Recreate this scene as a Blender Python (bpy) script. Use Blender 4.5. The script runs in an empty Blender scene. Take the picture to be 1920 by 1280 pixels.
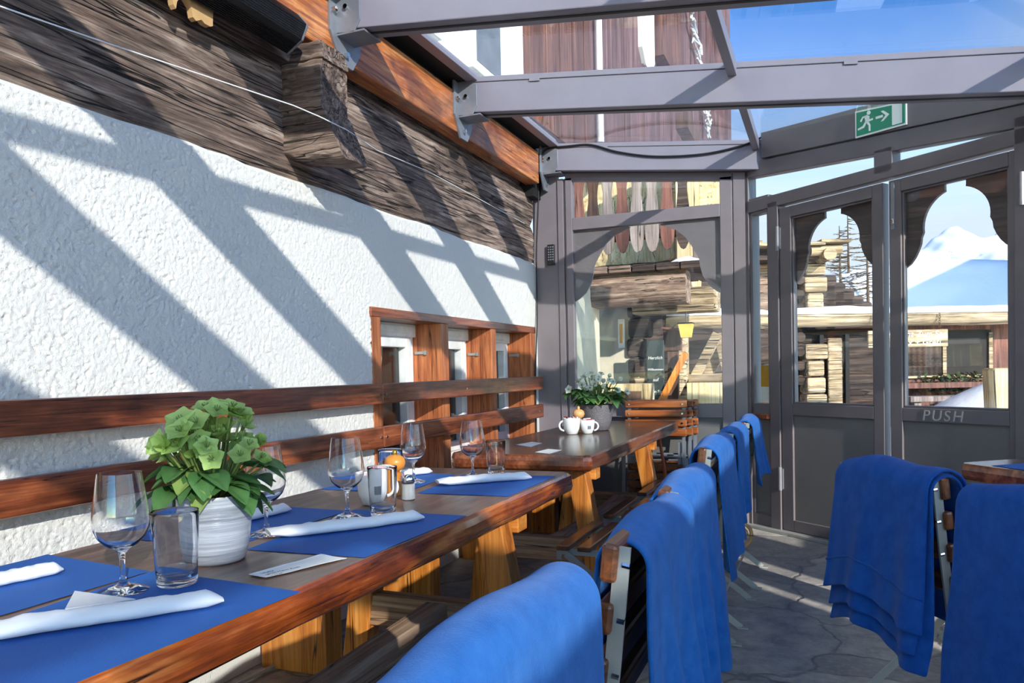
import bpy, bmesh, math, random
from mathutils import Vector, Matrix, noise as mnoise
sc = bpy.context.scene
COL = sc.collection
PI = math.pi
R = math.radians
rnd = random.Random(7)

# ---------------------------------------------------------------- helpers
def lin(c):
    def f(v):
        v = v / 255.0
        return v / 12.92 if v <= 0.04045 else ((v + 0.055) / 1.055) ** 2.4
    return (f(c[0]), f(c[1]), f(c[2]), 1.0)

class MB:
    """collects faces; build() links them as ONE mesh object"""
    def __init__(s):
        s.v = []; s.f = []; s.m = []
    def add(s, verts, faces, mi=0):
        o = len(s.v)
        s.v += [tuple(p) for p in verts]
        s.f += [tuple(o + i for i in f) for f in faces]
        s.m += [mi] * len(faces)
        return s
    def box(s, x0, x1, y0, y1, z0, z1, mi=0):
        return s.hexa([(x0,y0,z0),(x1,y0,z0),(x1,y1,z0),(x0,y1,z0),(x0,y0,z1),(x1,y0,z1),(x1,y1,z1),(x0,y1,z1)], mi)
    def hexa(s, p, mi=0):
        return s.add(p, [(3,2,1,0),(4,5,6,7),(0,1,5,4),(1,2,6,5),(2,3,7,6),(3,0,4,7)], mi)
    def bar(s, a, b, w, t, up=(0,0,1), mi=0):
        """rectangular bar from a to b, width w across, thickness t along up"""
        a = Vector(a); b = Vector(b); d = (b - a).normalized(); u = Vector(up)
        if abs(d.dot(u)) > .99: u = Vector((0,1,0))
        sd = d.cross(u).normalized(); u = sd.cross(d).normalized()
        q = []
        for p in (a, b):
            for i, j in ((-1,-1),(1,-1),(1,1),(-1,1)):
                q.append(p + sd * (w/2*i) + u * (t/2*j))
        return s.hexa([q[0],q[1],q[2],q[3],q[4],q[5],q[6],q[7]], mi)
    def prism(s, poly, axis, lo, hi, mi=0):
        """poly: list of 2-D points (the two axes other than `axis`, in xyz order)"""
        n = len(poly)
        def P(p, h):
            if axis == 'x': return (h, p[0], p[1])
            if axis == 'y': return (p[0], h, p[1])
            return (p[0], p[1], h)
        vs = [P(p, lo) for p in poly] + [P(p, hi) for p in poly]
        fs = [tuple(range(n))[::-1], tuple(range(n, 2*n))]
        for i in range(n):
            j = (i + 1) % n
            fs.append((i, j, n + j, n + i))
        return s.add(vs, fs, mi)
    def tube(s, path, r, n=8, cap=True, mi=0):
        path = [Vector(p) for p in path]
        rr = r if isinstance(r, (list, tuple)) else [r] * len(path)
        rings = []; ref = None
        for i, p in enumerate(path):
            d = (path[min(i+1, len(path)-1)] - path[max(i-1, 0)]).normalized()
            if ref is None:
                ref = Vector((0,0,1)) if abs(d.z) < .9 else Vector((1,0,0))
            a = d.cross(ref)
            if a.length < 1e-4: a = d.cross(Vector((0,1,0)))
            a.normalize(); b = a.cross(d).normalized(); ref = b
            rings.append([p + (a*math.cos(2*PI*k/n) + b*math.sin(2*PI*k/n)) * rr[i] for k in range(n)])
        vs = [q for ring in rings for q in ring]; fs = []
        for i in range(len(path)-1):
            for k in range(n):
                k2 = (k+1) % n
                fs.append((i*n+k, i*n+k2, (i+1)*n+k2, (i+1)*n+k))
        if cap:
            fs.append(tuple(range(n))[::-1]); fs.append(tuple((len(path)-1)*n + k for k in range(n)))
        return s.add(vs, fs, mi)
    def lathe(s, prof, c=(0,0,0), n=40, mi=0):
        """prof: list of (r, z), open profile turned about z through c; r = 0 closes"""
        vs = []; fs = []; idx = []
        for r, z in prof:
            if r < 1e-6:
                idx.append([len(vs)]); vs.append((c[0], c[1], c[2]+z))
            else:
                idx.append(list(range(len(vs), len(vs)+n)))
                vs += [(c[0]+r*math.cos(2*PI*k/n), c[1]+r*math.sin(2*PI*k/n), c[2]+z) for k in range(n)]
        for a, b in zip(idx, idx[1:]):
            for k in range(n):
                k2 = (k+1) % n
                if len(a) == 1 and len(b) == 1: continue
                if len(a) == 1: fs.append((a[0], b[k2], b[k]))
                elif len(b) == 1: fs.append((a[k], a[k2], b[0]))
                else: fs.append((a[k], a[k2], b[k2], b[k]))
        return s.add(vs, fs, mi)
    def grid(s, fn, nu, nv, mi=0):
        vs = [fn(i/nu, j/nv) for j in range(nv+1) for i in range(nu+1)]
        fs = [(j*(nu+1)+i, j*(nu+1)+i+1, (j+1)*(nu+1)+i+1, (j+1)*(nu+1)+i) for j in range(nv) for i in range(nu)]
        return s.add(vs, fs, mi)
    def build(s, name, mat, parent=None, org=(0,0,0), bevel=0, smooth=0, solid=0, sub=0, seg=2):
        me = bpy.data.meshes.new(name)
        o3 = org
        me.from_pydata([(p[0]-o3[0], p[1]-o3[1], p[2]-o3[2]) for p in s.v], [], s.f)
        mats = mat if isinstance(mat, (list, tuple)) else [mat]
        for m in mats: me.materials.append(m)
        if len(mats) > 1: me.polygons.foreach_set('material_index', s.m)
        me.validate(); me.update()
        bm = bmesh.new(); bm.from_mesh(me)
        if not solid: bmesh.ops.recalc_face_normals(bm, faces=bm.faces)
        bm.to_mesh(me); bm.free()
        if smooth:
            me.polygons.foreach_set('use_smooth', [True]*len(me.polygons))
            if smooth < 179: me.set_sharp_from_angle(angle=R(smooth))
        ob = bpy.data.objects.new(name, me); COL.objects.link(ob)
        if parent is not None: ob.parent = parent
        if solid:
            m = ob.modifiers.new('solid', 'SOLIDIFY'); m.thickness = solid; m.offset = 0
        if sub:
            m = ob.modifiers.new('sub', 'SUBSURF'); m.levels = sub; m.render_levels = sub
        if bevel:
            m = ob.modifiers.new('bevel', 'BEVEL'); m.width = bevel; m.segments = seg; m.limit_method = 'ANGLE'; m.angle_limit = R(40)
        return ob

def tag(o, label, cat, group=None):
    o['label'] = label; o['category'] = cat
    if group: o['group'] = group
    return o
def thing(name, label, cat, loc=(0,0,0), rotz=0, group=None):
    o = bpy.data.objects.new(name, None); COL.objects.link(o)
    o.location = loc; o.rotation_euler = (0,0,rotz); o.empty_display_size = .1
    return tag(o, label, cat, group)
def sroot(name, loc=(0,0,0), rotz=0):
    o = bpy.data.objects.new(name, None); COL.objects.link(o)
    o.location = loc; o.rotation_euler = (0,0,rotz); o['kind'] = 'structure'
    return o
def struct(name, mb, mat, **k):
    o = mb.build(name, mat, **k); o['kind'] = 'structure'; return o
def single(name, mb, mat, label, cat, group=None, loc=(0,0,0), **k):
    """a thing that is one mesh; its verts are given in world space"""
    o = mb.build(name, mat, org=loc, **k); o.location = loc
    return tag(o, label, cat, group)
def dup(root, loc, rotz, label, group=None):
    r = root.copy(); COL.objects.link(r); r.location = loc; r.rotation_euler = (0,0,rotz); r['label'] = label
    if group: r['group'] = group
    for ch in list(root.children):
        c = ch.copy(); COL.objects.link(c); c.parent = r
        for g in list(ch.children):
            d = g.copy(); COL.objects.link(d); d.parent = c
    return r
def text_mesh(body, size, ext=.001, align='LEFT', space=1.0):
    cu = bpy.data.curves.new('t', 'FONT'); cu.body = body; cu.size = size; cu.extrude = ext; cu.align_x = align
    cu.space_character = space; cu.shear = .15
    ob = bpy.data.objects.new('t', cu); COL.objects.link(ob)
    dg = bpy.context.evaluated_depsgraph_get()
    me = bpy.data.meshes.new_from_object(ob.evaluated_get(dg))
    bpy.data.objects.remove(ob)
    return me
def lettering(name, body, size, mat, parent, M, ext=.001, align='LEFT', space=1.0):
    me = text_mesh(body, size, ext, align, space); me.name = name
    me.transform(M); me.materials.clear(); me.materials.append(mat)
    o = bpy.data.objects.new(name, me); COL.objects.link(o)
    o.parent = parent
    return o
def nz(x, y, z=0, s=1.0):
    return mnoise.noise(Vector((x*s, y*s, z*s)))

# ---------------------------------------------------------------- materials
class NT:
    def __init__(s, name):
        m = bpy.data.materials.new(name); m.use_nodes = True
        s.mat = m; s.t = m.node_tree; s.n = s.t.nodes; s.l = s.t.links
        s.p = s.n['Principled BSDF']; s.out = s.n['Material Output']
    def new(s, typ, **k):
        n = s.n.new(typ)
        for a, v in k.items():
            if a.startswith('i_'): n.inputs[a[2:].replace('_', ' ')].default_value = v
            else: setattr(n, a, v)
        return n
    def link(s, a, b): s.l.new(a, b)
    def coord(s, scale=(1,1,1), rand=True, rot=(0,0,0)):
        tc = s.new('ShaderNodeTexCoord'); mp = s.new('ShaderNodeMapping')
        mp.inputs['Scale'].default_value = scale; mp.inputs['Rotation'].default_value = rot
        if rand:
            oi = s.new('ShaderNodeObjectInfo'); mu = s.new('ShaderNodeMath', operation='MULTIPLY'); mu.inputs[1].default_value = 13.0
            va = s.new('ShaderNodeVectorMath', operation='ADD')
            s.link(oi.outputs['Random'], mu.inputs[0]); s.link(tc.outputs['Object'], va.inputs[0]); s.link(mu.outputs[0], va.inputs[1])
            s.link(va.outputs[0], mp.inputs['Vector'])
        else: s.link(tc.outputs['Object'], mp.inputs['Vector'])
        return mp.outputs['Vector']
    def noise(s, vec, scale, detail=4, rough=.55, dist=0):
        n = s.new('ShaderNodeTexNoise'); n.inputs['Scale'].default_value = scale; n.inputs['Detail'].default_value = detail
        n.inputs['Roughness'].default_value = rough; n.inputs['Distortion'].default_value = dist
        s.link(vec, n.inputs['Vector']); return n.outputs['Fac']
    def ramp(s, fac, stops, interp='LINEAR'):
        n = s.new('ShaderNodeValToRGB'); cr = n.color_ramp; cr.interpolation = interp
        while len(cr.elements) < len(stops): cr.elements.new(.5)
        for e, (p, c) in zip(cr.elements, stops): e.position = p; e.color = c
        s.link(fac, n.inputs['Fac']); return n.outputs['Color']
    def mix(s, fac, a, b, mode='MIX'):
        n = s.new('ShaderNodeMix', data_type='RGBA', blend_type=mode)
        for sock, v in ((n.inputs['Factor'], fac), (n.inputs['A'], a), (n.inputs['B'], b)):
            pass
        fa = n.inputs[0]; A = n.inputs[6]; B = n.inputs[7]
        for sock, v in ((fa, fac), (A, a), (B, b)):
            if hasattr(v, 'is_linked') or hasattr(v, 'links'): s.link(v, sock)
            else: sock.default_value = v
        return n.outputs[2]
    def math(s, op, a, b=0.0):
        n = s.new('ShaderNodeMath', operation=op)
        for i, v in enumerate((a, b)):
            if hasattr(v, 'links'): s.link(v, n.inputs[i])
            else: n.inputs[i].default_value = v
        return n.outputs[0]
    def bump(s, h, strength=.3, dist=.01):
        n = s.new('ShaderNodeBump'); n.inputs['Strength'].default_value = strength; n.inputs['Distance'].default_value = dist
        s.link(h, n.inputs['Height']); s.link(n.outputs['Normal'], s.p.inputs['Normal']); return n
    def col(s, c):
        if hasattr(c, 'links'): s.link(c, s.p.inputs['Base Color'])
        else: s.p.inputs['Base Color'].default_value = c
    def set(s, **k):
        for a, v in k.items(): s.p.inputs[a.replace('_', ' ')].default_value = v
        return s

def plain(name, c, rough=.5, metal=0, bump=0, bscale=80, var=.12, coat=0, **k):
    t = NT(name); v = t.coord()
    f = t.noise(v, 6, 4)
    dark = tuple(x*(1-var*2) for x in c[:3]) + (1,); lite = tuple(min(1, x*(1+var)) for x in c[:3]) + (1,)
    t.col(t.ramp(f, [(.3, dark), (.7, lite)]))
    t.set(Roughness=rough, Metallic=metal, Coat_Weight=coat, **k)
    if bump: t.bump(t.noise(v, bscale, 3), bump, .004)
    return t.mat

def wood(name, cols, axis='y', scale=1.0, rough=.5, bump=.25, coat=0, contrast=(.36,.5,.64), patch=.5, crack=0, dist=.004, patchcol=None):
    """grain running along `axis`; cols = (dark, mid, light)"""
    t = NT(name)
    k = {'x': 0, 'y': 1, 'z': 2}[axis]
    sc1 = [14*scale]*3; sc1[k] = .9*scale
    sc2 = [70*scale]*3; sc2[k] = 2.2*scale
    v = t.coord(tuple(sc1)); v2 = t.coord(tuple(sc2))
    g = t.noise(v, 1.0, 6, .62, .9); fine = t.noise(v2, 1.0, 4, .6, .2)
    mixf = t.math('ADD', t.math('MULTIPLY', g, .7), t.math('MULTIPLY', fine, .3))
    c = t.ramp(mixf, [(contrast[0], cols[0]), (contrast[1], cols[1]), (contrast[2], cols[2])])
    sp = [1.6*scale]*3; sp[k] = .8*scale
    big = t.noise(t.coord(tuple(sp)), 1.6, 5, .6, .6)
    pc = patchcol or tuple(x*.35 for x in cols[0][:3]) + (1,)
    c = t.mix(t.ramp(big, [(.46, (0,0,0,1)), (.66, (patch,)*3 + (1,))]), c, pc)
    h = mixf
    if crack:
        scr = [9*scale]*3; scr[k] = .22*scale
        cr = t.noise(t.coord(tuple(scr)), 1.0, 3, .5, .35)
        line = t.math('ABSOLUTE', t.math('SUBTRACT', cr, .5))
        lm = t.ramp(line, [(0, (1,1,1,1)), (.018*crack, (0,0,0,1))])
        c = t.mix(lm, c, tuple(x*.12 for x in cols[0][:3]) + (1,))
        h = t.math('SUBTRACT', mixf, t.math('MULTIPLY', lm, 1.4))
    t.col(c); t.set(Roughness=rough, Coat_Weight=coat, Coat_Roughness=.12)
    t.bump(h, bump, dist)
    return t.mat

def pane_glass(name, tint=(.97,.985,.98), ior=1.45, gl=1.0):
    """window glass: what lies behind, plus its mirror reflection by angle"""
    t = NT(name); t.n.remove(t.p)
    tr = t.new('ShaderNodeBsdfTransparent'); tr.inputs['Color'].default_value = tint + (1,)
    gs = t.new('ShaderNodeBsdfGlossy'); gs.inputs['Roughness'].default_value = 0.0; gs.inputs['Color'].default_value = (gl,gl,gl,1)
    lw = t.new('ShaderNodeLayerWeight'); lw.inputs['Blend'].default_value = .5
    f5 = t.math('POWER', lw.outputs['Facing'], 5.0)
    fr = t.math('ADD', t.math('MULTIPLY', f5, .96), ((ior-1)/(ior+1))**2)
    mx = t.new('ShaderNodeMixShader'); t.link(fr, mx.inputs[0]); t.link(tr.outputs[0], mx.inputs[1]); t.link(gs.outputs[0], mx.inputs[2])
    t.link(mx.outputs[0], t.out.inputs['Surface'])
    return t.mat
def table_glass(name):
    t = NT(name); t.col((1,1,1,1)); t.set(Roughness=0.0, IOR=1.46, Transmission_Weight=1.0)
    return t.mat

def mk_stucco():
    t = NT('rough white stucco'); v = t.coord((1,1,1), rand=False)
    a = t.noise(v, 170, 4, .7, .15); b = t.noise(v, 60, 2, .5); big = t.noise(v, 1.3, 4)
    pits = t.ramp(b, [(.30, (0,0,0,1)), (.38, (1,1,1,1))])
    h = t.math('ADD', t.math('MULTIPLY', a, 1.0), t.math('MULTIPLY', pits, .45))
    t.col(t.mix(big, lin((214,210,206)), lin((232,229,225))))
    t.set(Roughness=.92); t.bump(h, .6, .006)
    return t.mat
def mk_floor():
    t = NT('grey flagstone paving'); v = t.coord((1,1,1), rand=False)
    ns = t.new('ShaderNodeTexNoise'); ns.inputs['Scale'].default_value = 2.5; ns.inputs['Detail'].default_value = 4; t.link(v, ns.inputs['Vector'])
    ad = t.new('ShaderNodeVectorMath', operation='MULTIPLY_ADD'); t.link(ns.outputs['Color'], ad.inputs[0]); ad.inputs[1].default_value = (.45,.45,.45); t.link(v, ad.inputs[2])
    def vor(feat):
        n = t.new('ShaderNodeTexVoronoi', feature=feat); n.inputs['Scale'].default_value = 1.55; t.link(ad.outputs[0], n.inputs['Vector']); return n
    e = vor('DISTANCE_TO_EDGE'); c = vor('F1')
    rgb = t.new('ShaderNodeSeparateColor'); t.link(c.outputs['Color'], rgb.inputs[0])
    n1 = t.noise(v, 9, 6, .65); n2 = t.noise(v, 45, 4, .6)
    base = t.mix(rgb.outputs[0], lin((150,148,146)), lin((190,186,178)))
    base = t.mix(t.ramp(n1, [(.35, (.7,.7,.7,1)), (.65, (0,0,0,1))]), base, lin((110,110,112)))
    base = t.mix(t.ramp(n2, [(.5, (0,0,0,1)), (.75, (.5,.5,.5,1))]), base, lin((190,186,176)))
    jm = t.ramp(e.outputs['Distance'], [(.004, (1,1,1,1)), (.022, (0,0,0,1))])
    base = t.mix(t.math('MULTIPLY', jm, .38), base, lin((52,50,50)))
    t.col(base); t.set(Roughness=.62)
    h = t.math('SUBTRACT', t.math('ADD', t.math('MULTIPLY', n1, .6), t.math('MULTIPLY', n2, .3)), t.math('MULTIPLY', jm, .7))
    t.bump(h, .5, .012)
    return t.mat
def mk_fleece(name, c, c2):
    t = NT(name); v = t.coord()
    f = t.noise(v, 380, 3, .7); g = t.noise(v, 26, 4, .6)
    t.col(t.mix(t.ramp(g, [(.3, (0,0,0,1)), (.7, (1,1,1,1))]), c, c2))
    t.set(Roughness=1.0, Sheen_Weight=.22, Sheen_Roughness=.45, Specular_IOR_Level=.1)
    t.p.inputs['Sheen Tint'].default_value = (.55,.65,1,1)
    t.bump(t.math('ADD', f, t.math('MULTIPLY', g, .6)), .45, .004)
    return t.mat
def mk_snow():
    t = NT('snow'); v = t.coord(rand=False); t.col((.86,.88,.92,1)); t.set(Roughness=.6, Specular_IOR_Level=.25)
    t.bump(t.noise(v, 3, 6, .6), .25, .08); return t.mat
def mk_mountain():
    t = NT('snowy rock'); v = t.coord((1,1,1), rand=False)
    n = t.noise(v, .09, 8, .72, .3)
    g = t.new('ShaderNodeNewGeometry'); sx = t.new('ShaderNodeSeparateXYZ'); t.link(g.outputs['Normal'], sx.inputs[0])
    k = t.math('ADD', t.math('MULTIPLY', sx.outputs[2], .45), t.math('MULTIPLY', n, .8))
    t.col(t.ramp(k, [(.56, lin((104,108,118))), (.66, lin((236,240,246)))])); t.set(Roughness=.9); return t.mat
def mk_leaf(name, c, c2, vein, tr=.2):
    t = NT(name); v = t.coord(); f = t.noise(v, 30, 4)
    t.col(t.mix(f, c, c2)); t.set(Roughness=.42, Subsurface_Weight=0.0)
    t.bump(t.noise(v, 90, 3), .25, .002)
    d = t.new('ShaderNodeBsdfTranslucent'); d.inputs['Color'].default_value = vein
    mx = t.new('ShaderNodeMixShader'); mx.inputs[0].default_value = tr
    t.link(t.p.outputs[0], mx.inputs[1]); t.link(d.outputs[0], mx.inputs[2]); t.link(mx.outputs[0], t.out.inputs['Surface'])
    return t.mat
def mk_pot_ring():
    t = NT('pale grey glazed pot'); v = t.coord((1,1,34), rand=False)
    w = t.noise(v, 2.2, 5, .65, .3)
    t.col(t.ramp(w, [(.35, lin((118,122,134))), (.62, lin((178,183,194)))])); t.set(Roughness=.28, Coat_Weight=.4); t.bump(w, .5, .006); return t.mat

M = {}
M['stucco'] = mk_stucco(); M['floor'] = mk_floor(); M['snow'] = mk_snow(); M['rock'] = mk_mountain()
M['old_timber'] = wood('weathered dark timber', (lin((56,44,40)), lin((126,104,92)), lin((186,166,152))), 'y', 2.2, .85, 1.0, crack=.9, patch=.6, dist=.010)
M['old_timber_x'] = wood('weathered dark timber end', (lin((50,40,37)), lin((118,96,84)), lin((172,150,136))), 'x', 2.2, .85, 1.0, crack=.9, patch=.6, dist=.010)
M['varnish_beam'] = wood('varnished orange brown beam', (lin((120,56,24)), lin((192,108,54)), lin((232,160,96))), 'y', 1.8, .38, .25, coat=.25, patch=.7, patchcol=lin((70,32,22)), crack=.35)
M['rail_wood'] = wood('dark red brown varnished plank', (lin((72,32,18)), lin((134,68,40)), lin((170,98,60))), 'y', 2.0, .35, .18, coat=.35, patch=.6, crack=.25)
M['window_wood'] = wood('orange brown window surround wood', (lin((124,64,34)), lin((180,102,60)), lin((210,134,84))), 'z', 1.8, .5, .2, coat=.1, patch=.4, crack=.3)
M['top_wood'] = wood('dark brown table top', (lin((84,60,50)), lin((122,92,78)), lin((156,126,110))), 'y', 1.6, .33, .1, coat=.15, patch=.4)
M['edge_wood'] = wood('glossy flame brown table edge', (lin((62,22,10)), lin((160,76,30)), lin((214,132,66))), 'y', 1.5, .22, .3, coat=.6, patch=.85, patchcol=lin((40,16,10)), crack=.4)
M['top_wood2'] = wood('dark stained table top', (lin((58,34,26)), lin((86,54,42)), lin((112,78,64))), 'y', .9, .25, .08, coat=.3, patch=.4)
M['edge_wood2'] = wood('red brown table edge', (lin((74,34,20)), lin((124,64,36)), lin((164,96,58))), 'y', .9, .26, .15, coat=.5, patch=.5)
M['pine'] = wood('honey pine', (lin((150,78,26)), lin((206,126,50)), lin((228,158,82))), 'z', 1.5, .4, .15, coat=.2, patch=.2, crack=.25)
M['pine_x'] = wood('honey pine batten', (lin((150,78,26)), lin((206,126,50)), lin((228,158,82))), 'x', 1.5, .4, .15, coat=.2, patch=.2)
M['stretch_x'] = wood('worn brown stretcher', (lin((100,68,48)), lin((160,120,88)), lin((196,160,126))), 'x', 1.8, .7, .35, patch=.35, crack=.5)
M['stretch_y'] = wood('worn grey brown stretcher', (lin((104,76,58)), lin((166,132,106)), lin((204,174,148))), 'y', 1.8, .72, .35, patch=.35, crack=.5)
M['slat'] = wood('brown varnished chair slat', (lin((56,28,16)), lin((112,64,36)), lin((150,92,54))), 'y', 1.3, .4, .2, coat=.3, patch=.5)
M['slat_x'] = wood('orange brown chair slat', (lin((96,46,20)), lin((158,84,40)), lin((196,120,64))), 'x', 1.3, .35, .2, coat=.4, patch=.35)
M['frame_paint'] = plain('dark purple grey painted metal', lin((126,117,122)), .42, .0, .06, 60, .04)
M['frame_paint2'] = plain('dark grey door paint', lin((104,98,102)), .45, .0, .10, 30, .05)
M['panel_paint'] = plain('smooth dark grey panel', lin((108,106,106)), .5, 0, .05, 20, .05)
M['beam_paint'] = plain('grey lilac powder coated aluminium', lin((142,136,146)), .4, .0, .04, 90, .03)
M['arch_paint'] = wood('dark stained arch board', (lin((56,44,44)), lin((76,62,62)), lin((98,84,82))), 'x', .7, .6, .1, patch=.2)
M['galv'] = plain('galvanised steel', lin((140,142,150)), .42, .35, .08, 60, .12)
M['steel'] = plain('zinc steel', lin((172,174,172)), .42, .3, .06, 60, .12)
M['chrome'] = plain('chrome', lin((220,220,222)), .12, 1.0, 0, 10, .02)
M['black'] = plain('matt black plastic', lin((26,26,28)), .5, 0, .05)
M['black_gloss'] = plain('black enamel', lin((22,21,22)), .25, .2)
M['soffit'] = plain('black soffit board', lin((18,16,16)), .8)
M['rubber'] = plain('black rubber', lin((20,20,22)), .6)
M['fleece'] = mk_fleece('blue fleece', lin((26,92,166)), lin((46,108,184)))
M['fleece_shade'] = mk_fleece('blue fleece in shade', lin((18,66,140)), lin((30,82,160)))  # darker copy of the blue fleece, with shade put into its colour
M['mat_blue'] = plain('blue paper', lin((30,94,174)), .75, 0, .12, 220, .05)
M['napkin'] = plain('white paper napkin', lin((238,238,240)), .85, 0, .15, 60, .02)
M['paper'] = plain('white card', lin((240,238,234)), .7, 0, 0, 10, .02)
M['ink'] = plain('grey ink', lin((120,120,126)), .8)
M['pot_ring'] = mk_pot_ring()
M['pot_dark'] = plain('mottled dark grey pot', lin((112,106,110)), .4, .0, .9, 130, .1)
M['soil'] = plain('dark potting soil', lin((46,34,26)), .95, 0, .8, 60, .4)
M['leaf'] = mk_leaf('dark hellebore leaf', lin((44,86,42)), lin((92,132,76)), lin((96,140,50)))
M['leaf_pale'] = mk_leaf('pale hellebore leaf', lin((122,146,76)), lin((150,170,98)), lin((170,190,90)))
M['bract'] = mk_leaf('lime green petal', lin((160,192,96)), lin((200,220,146)), lin((200,225,110)), .3)
M['petal_white'] = mk_leaf('white petal', lin((236,238,222)), lin((250,250,240)), lin((240,245,210)), .25)
M['stem'] = plain('green stem', lin((120,140,70)), .5)
M['china'] = plain('white glazed china', lin((238,238,238)), .15, 0, 0, 10, .02, coat=.4)
M['sachet'] = plain('white and red sachet paper', lin((226,200,200)), .7, 0, .1, 40, .12)
M['red_print'] = plain('dark red print', lin((170,40,50)), .7)
M['pepper_wood'] = plain('orange turned wood', lin((214,136,52)), .35, 0, .05, 30, .1, coat=.3)
M['pepper_pale'] = plain('pale turned wood', lin((226,170,112)), .4, 0, .05, 30, .1)
M['brass'] = plain('brass', lin((190,150,60)), .3, .9)
M['salt'] = plain('white salt', lin((240,240,240)), .9, 0, .3, 300, .02)
M['glass'] = table_glass('clear drinking glass')
M['pane'] = pane_glass('clear window glass')
M['roof_pane'] = pane_glass('faintly tinted roof glass', (.845,.88,.895))
M['upvc'] = plain('white window frame', lin((240,240,240)), .35)
M['curtain'] = plain('pale curtain', lin((206,204,196)), .9, 0, .2, 30, .05)
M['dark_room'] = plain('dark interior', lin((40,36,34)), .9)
M['sign_green'] = plain('green sign face', lin((20,132,98)), .4, 0, 0, 10, .02)
M['sign_white'] = plain('white sign print', lin((226,232,224)), .45, 0, 0, 10, .01)
M['chalk'] = plain('white chalk', lin((235,235,230)), .9)
M['chalk_faint'] = plain('faint chalk on paint', lin((158,158,158)), .9)
M['board'] = plain('green black chalkboard', lin((46,60,62)), .7)
M['grey_render'] = plain('grey buff render', lin((190,184,166)), .95, 0, .8, 14, .08)
M['log_old'] = wood('sun bleached log', (lin((96,80,62)), lin((168,146,116)), lin((206,188,158))), 'x', 1.5, .9, .9, patch=.45, crack=.9, dist=.014)
M['log_warm'] = wood('warm brown log', (lin((70,54,46)), lin((136,112,98)), lin((182,160,142))), 'x', 1.5, .9, .9, patch=.45, crack=.8, dist=.014)
M['log_dark'] = wood('dark and shaded brown log', (lin((30,22,20)), lin((66,52,46)), lin((96,80,70))), 'x', .9, .9, .8, patch=.5, crack=.8, dist=.012)  # dark log tone, also used to paint shade below the log beam
M['plank_pale'] = wood('pale vertical plank', (lin((146,122,84)), lin((206,184,140)), lin((228,212,176))), 'z', .9, .85, .4, patch=.3, crack=.6)
M['plank_red'] = wood('red brown board', (lin((66,40,36)), lin((112,70,60)), lin((146,100,84))), 'z', .8, .75, .4, patch=.4, crack=.5)
M['plank_brown'] = wood('brown board', (lin((54,36,30)), lin((96,66,52)), lin((128,94,76))), 'z', .8, .8, .4, patch=.4, crack=.5)
M['plank_grey'] = wood('silver grey board', (lin((96,86,82)), lin((140,126,120)), lin((170,158,150))), 'z', .9, .85, .4, patch=.3, crack=.5)
M['house_dark'] = wood('dark brown house boards', (lin((70,46,46)), lin((116,80,80)), lin((150,110,106))), 'z', .6, .8, .4, patch=.45, crack=.6)
M['white_wall'] = plain('white painted wall', lin((244,243,240)), .9, 0, .3, 20, .03)
M['lamp_amber'] = plain('amber lantern glass', lin((226,190,96)), .3)
M['conifer'] = plain('brown larch twig', lin((96,78,58)), .9)
M['shrub'] = plain('dull green shrub', lin((60,84,44)), .8, 0, .5, 30, .3)
M['hide'] = plain('cream fleece hide', lin((236,232,224)), 1.0, 0, 1.0, 70, .06)
M['hide_brown'] = plain('brown fleece hide', lin((120,74,48)), 1.0, 0, 1.0, 70, .2)
M['orange_hose'] = plain('orange hose', lin((206,96,40)), .5)
M['cable_white'] = plain('off white cable', lin((190,184,176)), .5)
def mk_fill_sheet():  # translucent sheet, made to pass sunlight into the room as soft fill
    t = NT('white translucent fill sheet'); t.col((.86,.85,.82,1)); t.set(Roughness=.9)
    d = t.new('ShaderNodeBsdfTranslucent'); d.inputs['Color'].default_value = (.92,.90,.87,1)
    mx = t.new('ShaderNodeMixShader'); mx.inputs[0].default_value = .75
    t.link(t.p.outputs[0], mx.inputs[1]); t.link(d.outputs[0], mx.inputs[2]); t.link(mx.outputs[0], t.out.inputs['Surface'])
    return t.mat
M['blind'] = mk_fill_sheet()
M['white_panel'] = plain('pale cream boarding', lin((214,206,194)), .8)
M['ply'] = plain('raw plywood edge', lin((206,164,112)), .8, 0, .2, 30, .1)
M['amber_sheet'] = plain('orange poster paper', lin((206,150,40)), .8, 0, 0, 10, .03)
# ---------------------------------------------------------------- the setting
XW, YE, T = -2.05, 5.564, .76
SL = -.112                                  # fall of the glass roof per metre away from the house
def roofz(x): return 2.83 + SL * (x + 2.05)
# floor
fl = MB(); fl.add([(-2.3,-6,0),(3.2,-6,0),(3.2,2.4,0),(-.40,5.50,0),(-.5,5.7,0),(-2.3,5.7,0)], [(0,1,2,3,4,5)])
struct('floor', fl, M['floor'])
# outside ground
g = MB(); g.grid(lambda u, v: (-70+150*u, -70+190*v, -.12 + (.0 if abs(-70+150*u)<4 else .0)), 8, 8)
struct('ground', g, M['snow'])

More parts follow.
